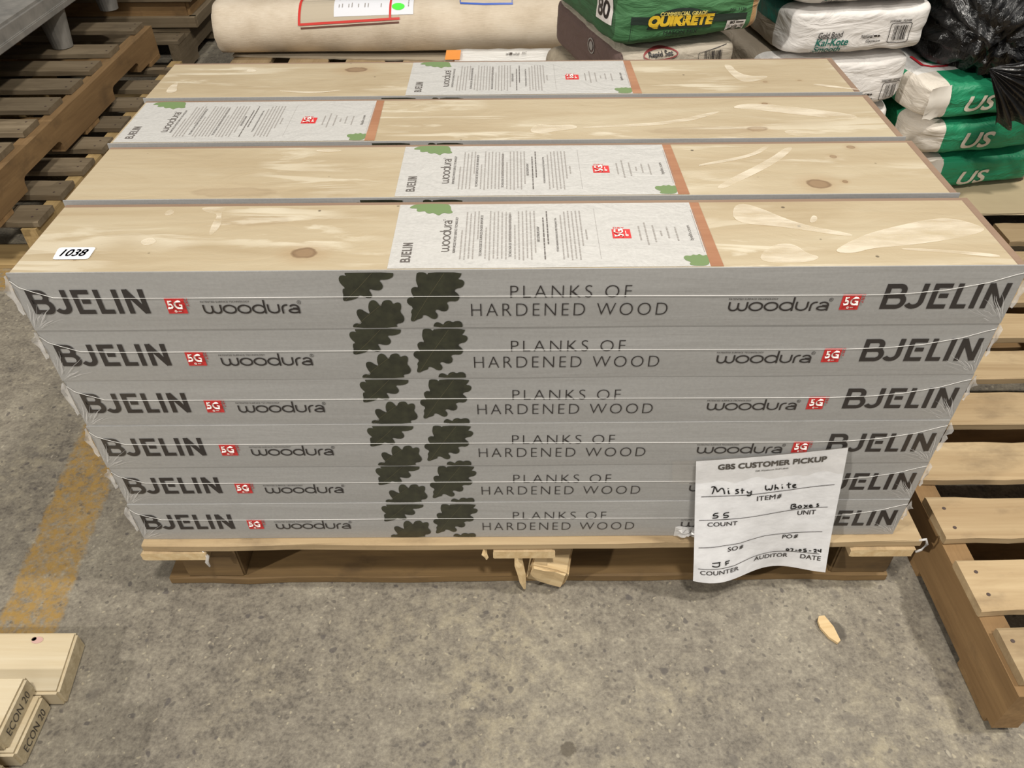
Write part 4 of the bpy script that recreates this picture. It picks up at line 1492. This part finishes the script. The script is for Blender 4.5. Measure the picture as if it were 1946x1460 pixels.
strip(P, [(-.183, 74), (-.186, 118)], .003)
strip(P, [(-.003, 72), (-.001, 118)], .002)
bp = obj('document_pouch', P.mesh('document_pouch', [M['blue_tape']], on_roll(.0016)), roll)
bp['label'] = 'clear pouch with a blue edge'

# flat white wrapped package in front of the roll
wp = empty('wrapped_package', (-.045, 1.90, .1525), 'flat white wrapped package with an orange sticker in front of the carpet roll', 'package')
obj('tray', bm_mesh('tray', box_bm(.39, .29, .024, .004, c=(0, 0, .012)), M['cardboard']), wp)
bm = box_bm(.345, .265, .026, .008, c=(.012, 0, .037))
bmesh.ops.subdivide_edges(bm, edges=[q for q in bm.edges if q.calc_length() > .1], cuts=8, use_grid_fill=True)
for v in bm.verts:
    v.co.z += .003 * noise.noise(v.co * 30)
obj('white_wrapping', bm_mesh('white_wrapping', bm, M['white_wrap'], smooth=True), wp)
obj('orange_sticker', bm_mesh('orange_sticker', box_bm(.05, .09, .001, c=(-.160, .06, .0535)), M['orange']), wp)
P = Print()
for i in range(4):
    P.text('KILE'[i % 4], .02 + i * .012, .055, .03 + i * .012, .075, rot=90)
P.text('1PL', .075, .06, .09, .085, rot=90)
obj('printed_text', P.mesh('printed_text', [M['ink']], lambda u, v: (u, v, .0545)), wp)
vs, fs = tube([(.20, 1.93, .153), (.222, 1.97, .171), (.235, 2.0, .158)], [.012, .014, .010], 7)
tag(obj('rubber_offcut', mesh('rubber_offcut', vs, fs, M['dark_hole'])), 'small black offcut lying on the cardboard right of the white package', 'scrap')

# ------------------------------------------------------------------ pallets and sacks at the right
pallet('wooden_pallet', 'pallet under the green topped pile of cement sacks, mostly hidden', -.02, .575, .90, 1.62, 0.0,
       [(.95, .09, None), (1.10, .09, None), (1.25, .09, None), (1.4, .09, None), (1.55, .09, None)], (.0, .28, .555), (M['pallet_grey'], M['pallet_grey']), 41, bottoms=[(.95, .1), (1.57, .1)])
pallet('wooden_pallet', 'pallet under the plaster sacks, covered by a beige sheet', .60, 1.75, 1.03, 2.05, 0.0,
       [(1.075, .09, None), (1.22, .09, None), (1.37, .09, None), (1.52, .09, None), (1.67, .09, None), (1.82, .09, None), (1.98, .09, None)], (.64, 1.17, 1.71), (M['pallet'], M['pallet_grey']), 43, bottoms=[(1.08, .1), (1.54, .1), (1.99, .1)])
bm = box_bm(1.14, 1.1, .0065, c=(1.18, 1.545, .1308))
bmesh.ops.subdivide_edges(bm, edges=bm.edges[:], cuts=14, use_grid_fill=True)
rnd = random.Random(6)
for v in bm.verts:
    if v.co.y < 1.0:
        v.co.y += rnd.uniform(-.004, .004)
tag(obj('fibre_sheet', bm_mesh('fibre_sheet', bm, M['slip'])), 'beige fibre sheet on the pallet under the green and white sacks', 'slip sheet')


def sack_mesh(w, d, h, mat, seed, n=8.0, wr=.006, sag=.0):
    """filled paper sack: superellipsoid with pinched ends, creases and a flat underside; origin front-left-bottom"""
    rnd = random.Random(seed)
    o = Vector((rnd.uniform(0, 50), rnd.uniform(0, 50), rnd.uniform(0, 50)))
    bm = bmesh.new()
    bmesh.ops.create_cube(bm, size=2.0)
    bmesh.ops.subdivide_edges(bm, edges=bm.edges[:], cuts=26, use_grid_fill=True)
    for v in bm.verts:
        a, b, c = v.co
        r = (abs(a) ** n + abs(b) ** n + abs(c) ** n) ** (1 / n)
        a, b, c = a / r, b / r, c / r
        ex = max(abs(a), abs(b) * .98)
        c *= 1.0 - .10 * ex ** 8
        p = Vector((a * w / 2, b * d / 2, c * h / 2))
        q = Vector((p.x * 9, p.y * 9, p.z * 16)) + o
        ns = noise.noise(q) * .9 + (1 - abs(noise.noise(q * 2.1))) * .9 - .6
        nrm = Vector((a / w, b / d, c / h)).normalized()
        side = min(1, max(abs(a), abs(b)) ** 3 + .25)
        p += nrm * (ns * wr * side)
        p.z = max(p.z, -h / 2)
        p.z -= sag * (a * .5 + .5) * 0
        v.co = p + Vector((w / 2, d / 2, h / 2))
    return bm_mesh('paper_sack', bm, mat, smooth=True)


def project(P, me, name, mats, side='front', d=.0022):
    """lay flat print onto the sack's front (u right, v up) or left side (u towards the front, v up)"""
    bvh = BVHTree.FromPolygons([v.co for v in me.vertices], [p.vertices for p in me.polygons])
    # cut long faces so that they follow the bulge
    bm = bmesh.new()
    bv = [bm.verts.new((u, v, 0)) for u, v in P.v]
    for f, mi in zip(P.f, P.m):
        try:
            nf = bm.faces.new([bv[i] for i in f])
            nf.material_index = mi
        except ValueError:
            pass
    for _ in range(3):
        lg = [q for q in bm.edges if q.calc_length() > .014]
        if not lg:
            break
        bmesh.ops.subdivide_edges(bm, edges=lg, cuts=1)
        bmesh.ops.triangulate(bm, faces=[f for f in bm.faces if len(f.verts) > 4])
    off = {}
    for f in bm.faces:
        for v in f.verts:
            off[v.index if False else v] = max(off.get(v, 0), f.material_index)
    for v in bm.verts:
        u, w_ = v.co.x, v.co.y
        dd = d + .0006 * off.get(v, 0)
        if side == 'front':
            hit = bvh.ray_cast(Vector((u, -1, w_)), Vector((0, 1, 0)))[0]
            v.co = (u, (hit.y if hit else .02) - dd, w_)
        elif side == 'top':
            hit = bvh.ray_cast(Vector((u, w_, 1)), Vector((0, 0, -1)))[0]
            v.co = (u, w_, (hit.z if hit else .1) + dd)
        else:
            hit = bvh.ray_cast(Vector((-1, u, w_)), Vector((1, 0, 0)))[0]
            v.co = ((hit.x if hit else .02) - dd, u, w_)
    m2 = bpy.data.meshes.new(name)
    bm.to_mesh(m2)
    bm.free()
    for m_ in mats:
        m2.materials.append(m_)
    return m2


def barcode(P, u0, v0, u1, v1, mi, seed):
    rnd = random.Random(seed)
    x = u0
    while x < u1:
        wd = rnd.choice((.0008, .0012, .0018, .0026))
        P.rect(x, v0, min(u1, x + wd), v1, mi)
        x += wd + rnd.choice((.001, .0015, .0022))


# --- green mortar sack and the tan sack beneath it
GREEN = rgb(72, 122, 78)
mq = bag_mat('green_sack_paper', GREEN, [(((0, -1, .012),), rgb(58, 96, 62)), (((0, .326, .343), (2, 0, .2)), rgb(176, 140, 98)), (((0, .343, 9),), rgb(150, 160, 140))])
qs = empty('mortar_sack', (.212, .962, .5515), 'green sack of mortar mix with yellow lettering on top of the tan sack', 'sack', 'sacks of cement and plaster', R(16))
QM = sack_mesh(.365, .44, .146, mq, 3, 8.0, .006)
qb = obj('sack_body', QM, qs)
M['sack_dark'] = plain('dark_green_print', rgb(38, 52, 44), .6)
M['sack_yellow'] = plain('yellow_print', rgb(242, 200, 56), .5)
M['sack_yellow_pale'] = plain('pale_yellow_print', rgb(240, 222, 130), .5)


def slope(P, k, u0):
    P.v = [(u, v - k * (u - u0)) for u, v in P.v]


P = Print()
P.rect(.038, .050, .312, .066, 0)
P.poly([(.155 + .055 * c[0], .066 + .016 * c[1]) for c in arc(0, 0, 1, 1, 0, 180, 16)], 0)
P.poly([(.074, .039), (.226, .040), (.234, .072), (.090, .072)], 0)
P.line([(.040, .052), (.040, .012), (.262, .014)], .0010, 0)
P.text('MASON MIX', .116, .027, .197, .035, .02, mi=0)
P.text('Type S Mortar', .121, .019, .188, .0245, .01, mi=0)
P.text('No. 1136', .268, .071, .308, .077, .02, mi=0)
P.text('COMMERCIAL GRADE', .102, .067, .212, .0745, .04, .15, mi=2)
P.text('QUIKRETE', .078, .0425, .229, .0665, .07, .12, mi=1)
slope(P, .052, .076)
obj('printed_lettering', project(P, QM, 'printed_lettering', [M['sack_dark'], M['sack_yellow'], M['sack_yellow_pale']]), qb)
P = Print()
P.rect(.265, .016, .312, .042, 0)
P.rect(.265, .042, .312, .051, 0)
barcode(P, .271, .019, .308, .040, 1, 2)
P.text('80', .273, .0435, .285, .0495, .05, mi=1)
P.rect(.288, .045, .307, .048, 1)
slope(P, .052, .076)
obj('barcode', project(P, QM, 'barcode', [M['white_print'], M['ink']]), qb)
P = Print()
P.rect(.03, .045, .10, .10, 0)
P.text('80', -.09, .055, -.04, .09, .03, mi=1)
P.v = [(u if u > 0 else -u, v) for u, v in P.v]
obj('weight_mark', project(P, QM, 'weight_mark', [M['white_print'], M['ink']], 'left'), qb)
mr = bag_mat('tan_sack_paper', rgb(172, 162, 146), [(((0, -1, .014), (2, -1, .108)), rgb(104, 84, 78))])
rs = empty('mortar_sack', (.232, .970, .4285), 'tan sack with a red ellipse mark squeezed under the green sack', 'sack', 'sacks of cement and plaster', R(16.5))
RM = sack_mesh(.295, .46, .1185, mr, 7, 9.0, .003)
rb = obj('sack_body', RM, rs)
P = Print()
P.line([(.098 + .040 * c[0], .1035 + .0095 * c[1]) for c in arc(0, 0, 1, 1, 0, 347, 30)], .0026, 1, True)
P.text('Rapid Set', .070, .098, .127, .109, .03, mi=0)
barcode(P, .205, .050, .248, .100, 0, 5)
P.line([(.190, .02), (.190, .098), (.262, .108)], .001, 0)
P.line([(.012, .105), (.012, .02)], .001, 0)
M['red_dull'] = plain('dull_red_print', rgb(130, 52, 52), .6)
obj('printed_lettering', project(P, RM, 'printed_lettering', [M['ink'], M['red_dull']]), rb)
P = Print()
P.line([(.17 + .018 * c[0], .080 + .016 * c[1]) for c in arc(0, 0, 1, 1, 0, 345, 24)], .003, 0, True)
P.poly([(.17 + .011 * c[0], .080 + .010 * c[1]) for c in arc(0, 0, 1, 1, 0, 345, 18)], 0)
obj('round_mark', project(P, RM, 'round_mark', [M['ink_soft']], 'left'), rb)
mk = bag_mat('kraft_sack_paper', rgb(160, 148, 128))
for i, z in enumerate((.1275, .278)):
    s = empty('mortar_sack', (.19, .965, z), '%s kraft sack hidden under the tan sack' % ('lowest' if i == 0 else 'second'), 'sack', 'sacks of cement and plaster', R(15))
    obj('sack_body', sack_mesh(.33, .46, .149, mk, 20 + i, 8.0, .004), s)

# --- white plaster sacks
TEAL = rgb(20, 92, 78)
mw = bag_mat('white_plaster_sack', rgb(216, 212, 208), [(((1, .075, 9),), rgb(150, 138, 122)), (((0, .392, 9), (1, .05, .075)), rgb(90, 130, 126))], .6, .4)
mwt = bag_mat('white_plaster_sack_teal_side', rgb(220, 217, 213), [(((1, .075, 9),), TEAL)], .6, .4)
mw3 = bag_mat('white_plaster_sack_teal_band', rgb(218, 214, 210), [(((1, .075, 9),), rgb(150, 138, 122)), (((1, .075, 9), (2, .060, 9)), TEAL)], .6, .4)
zs = [.1355, .2395, .3445, .4765, .5920]
hs = [.098, .097, .128, .1095, .116]
xs = [.594, .594, .594, .633, .630]
ws = [.385, .385, .390, .362, .362]
labs = ['lowest white plaster sack of the pile behind the cartons', 'second white plaster sack from the bottom, only its grey corner showing', 'white plaster sack with a barcode, third from the bottom of its pile',
        'white plaster sack with green brand lettering, fourth from the bottom', 'white plaster sack with a teal side, topmost of its pile']
M['sack_teal'] = plain('teal_print', rgb(28, 104, 92), .6)
for i, z in enumerate(zs):
    s = empty('plaster_sack', (xs[i], (1.118, 1.118, 1.108, 1.114, 1.110)[i], z), labs[i], 'sack', 'sacks of cement and plaster', R((8, 9, 9, 7.6, 8.2)[i]))
    WM = sack_mesh(ws[i], .55, hs[i], mwt if i == 4 else mw3 if i == 3 else mw, 30 + i, 9.0, .007)
    wb = obj('sack_body', WM, s)
    P = Print()
    P.text('Gold Bond', .076, .0475, .136, .0600, .012, .1, mi=0)
    P.rect(.074, .0455, .130, .0468, 0)
    P.text('Kal-Kote', .073, .0295, .152, .0450, .028, .15, mi=1)
    P.text('Smooth', .072, .0150, .137, .0280, .018, .15, mi=1)
    P.text('Finish Plaster', .070, .0065, .130, .0130, .015, .1, mi=0)
    P.text('National', .182, .0420, .212, .0500, .012, .15, mi=0)
    P.rect(.214, .0435, .222, .0480, 0)
    P.rect(.2235, .0435, .2285, .0480, 0)
    P.text('Gypsum', .197, .0300, .232, .0385, .012, .15, mi=0)
    P.text('50002680 - PL0168', .245, .0745, .298, .0795, .01, mi=0)
    P.line([(.251, .031), (.251, .069), (.255, .072), (.298, .072), (.302, .069), (.302, .031), (.298, .028), (.255, .028)], .0016, 0, True)
    barcode(P, .260, .034, .294, .067, 0, i)
    if i == 2:
        P.v = [(u + .068, v - .011) for u, v in P.v]
    if i >= 2:
        obj('printed_lettering', project(P, WM, 'printed_lettering', [M['ink'], M['sack_teal']]), wb)

# --- green and white sacks marked US
mg = bag_mat('green_white_sack', rgb(28, 132, 92), [(((0, -1, .064), (1, -1, .12)), rgb(208, 200, 188)), (((0, .318, 9),), rgb(150, 146, 140))], .55, .6)
mg2 = bag_mat('green_white_sack_top', rgb(28, 132, 92), [(((0, -1, .064), (1, -1, .12)), rgb(208, 200, 188)), (((2, .088, 9), (1, .085, 9)), rgb(214, 212, 208))], .55, .6)
M['sack_us'] = plain('beige_print', rgb(206, 198, 182), .6)
M['sack_red'] = plain('bright_red_print', rgb(196, 40, 50), .6)
for i, (x, z) in enumerate(((1.045, .1355), (1.020, .2310), (.998, .3245))):
    s = empty('stucco_sack', (x, 1.098, z), ('green and white US sack, lowest of three', 'green and white US sack, middle of three', 'green and white US sack, topmost of three under the black bag')[i], 'sack', 'green sacks marked US', R(9))
    GM = sack_mesh(.365, .50, (.0935, .0915, .097)[i], mg2 if i == 2 else mg, 40 + i, 7.0, .006)
    gb = obj('sack_body', GM, s)
    u0 = (.120, .116, .110)[i]
    P = Print()
    P.text('US', u0, (.015, .022, .026)[i], u0 + .082, (.051, .061, .062)[i], .03, .25)
    obj('printed_lettering', project(P, GM, 'printed_lettering', [M['sack_us']]), gb)
    P = Print()
    rnd = random.Random(i)
    # folded paper end standing proud of the white stripe
    vs, fs = [], []
    for a in range(6):
        for b in range(7):
            fx, fz = a / 5, b / 6
            vs.append((.004 + .058 * fx, .006 - .010 * math.sin(math.pi * fz) - .012 * (1 - fx) * (1 if b in (0, 6) else .2) + rnd.uniform(-.003, .003), .012 + .078 * fz + rnd.uniform(-.002, .002)))
    for a in range(5):
        for b in range(6):
            k = a * 7 + b
            fs.append((k, k + 7, k + 8, k + 1))
    if i != 1:
        obj('folded_end', mesh('folded_end', vs, fs, bpy.data.materials['white_paper_flap'] if 'white_paper_flap' in bpy.data.materials else plain('white_paper_flap', rgb(214, 208, 198), .6), smooth=True), gb)
    if i == 2:
        P = Print()
        P.line([(.05, .18), (.05, .125), (.065, .108), (.105, .108), (.118, .125), (.118, .18)], .008, 0)
        P.poly([(.068, .17), (.068, .132), (.078, .122), (.092, .122), (.100, .132), (.100, .17)], 1)
        P.poly([(.130, .120), (.150, .120), (.142, .140)], 0)
        M['sack_green'] = plain('green_print', rgb(28, 120, 84), .6)
        obj('brand_mark', project(P, GM, 'brand_mark', [M['sack_red'], M['sack_green']], 'top'), gb)

# --- black rubbish bag slumped on the green sacks
rb_ = empty('rubbish_bag', (1.30, 1.45, .428), 'black plastic rubbish bag slumped on the green sacks', 'bag')
base = Vector((1.30, 1.45, .428))
pin = Vector((1.085, 1.065, .475))
cen = Vector((1.335, 1.470, .615))
ax = (cen - pin).normalized()
ux = ax.cross(Vector((0, 0, 1))).normalized()
uy = ax.cross(ux)
bm = bmesh.new()
bmesh.ops.create_icosphere(bm, subdivisions=6, radius=1.0)
for v in bm.verts:
    a, b, c = v.co
    nr = Vector((a, b, c))
    n_ = 2.6
    r = (abs(a) ** n_ + abs(b) ** n_ + abs(c) ** n_) ** (1 / n_)
    p = cen + Vector((a / r * .345, b / r * .365, c / r * .315))
    d_ = p - pin
    dist = d_.length
    phi = math.atan2(d_.dot(uy), d_.dot(ux))
    k = max(0, 1 - dist / .62)
    # pull the mouth of the bag into the knot
    t_ = max(0, 1 - dist / .30)
    p = p.lerp(pin, .62 * t_ * t_)
    fold = abs(math.sin(phi * 8 + 2.2 * noise.noise(Vector((phi * 2, dist * 6, 1))))) - .5
    p += nr * (.042 * fold * (k ** .8))
    q = p * 7
    rid = (1 - abs(noise.noise(q))) + .6 * (1 - abs(noise.noise(q * 2.3 + Vector((5, 1, 2))))) - 1.1
    p += nr * rid * .030
    p.z = max(p.z, .430 + .002 * noise.noise(p * 20))
    if p.x < 1.0:
        p.x = 1.0 + (p.x - 1.0) * .25
    v.co = p - base
obj('bag_body', bm_mesh('bag_body', bm, M['black_plastic'], smooth=True), rb_)
vs, fs = [], []
na, nr_ = 46, 18
for i in range(na + 1):
    th = -0.55 + 1.85 * i / na            # spread of the loose mouth, right to down
    for j in range(nr_ + 1):
        f = j / nr_
        rr = f * (.20 + .07 * math.sin(th * 3 + 1) + .05 * noise.noise(Vector((th * 5, 0, 0))))
        fold = (1 - 2 * abs(noise.noise(Vector((th * 4.2, f * 1.2, 9))))) * .030 * f ** .7 + math.sin(th * 11 + 2 * f) * .006 * f
        x = pin.x + .010 + rr * math.cos(th) * 1.0 + .03 * f
        z = pin.z - rr * math.sin(th) * .95 - .018 * f
        y = pin.y - .012 + fold - .028 * math.sin(f * 2.6) + .010 * noise.noise(Vector((x * 22, z * 22, 3))) + .05 * (x - pin.x)
        vs.append(Vector((x, y, z)) - base)
for i in range(na):
    for j in range(nr_):
        a = i * (nr_ + 1) + j
        fs.append((a, a + 1, a + nr_ + 2, a + nr_ + 1))
obj('bag_mouth', mesh('bag_mouth', vs, fs, M['black_plastic'], smooth=True), rb_)
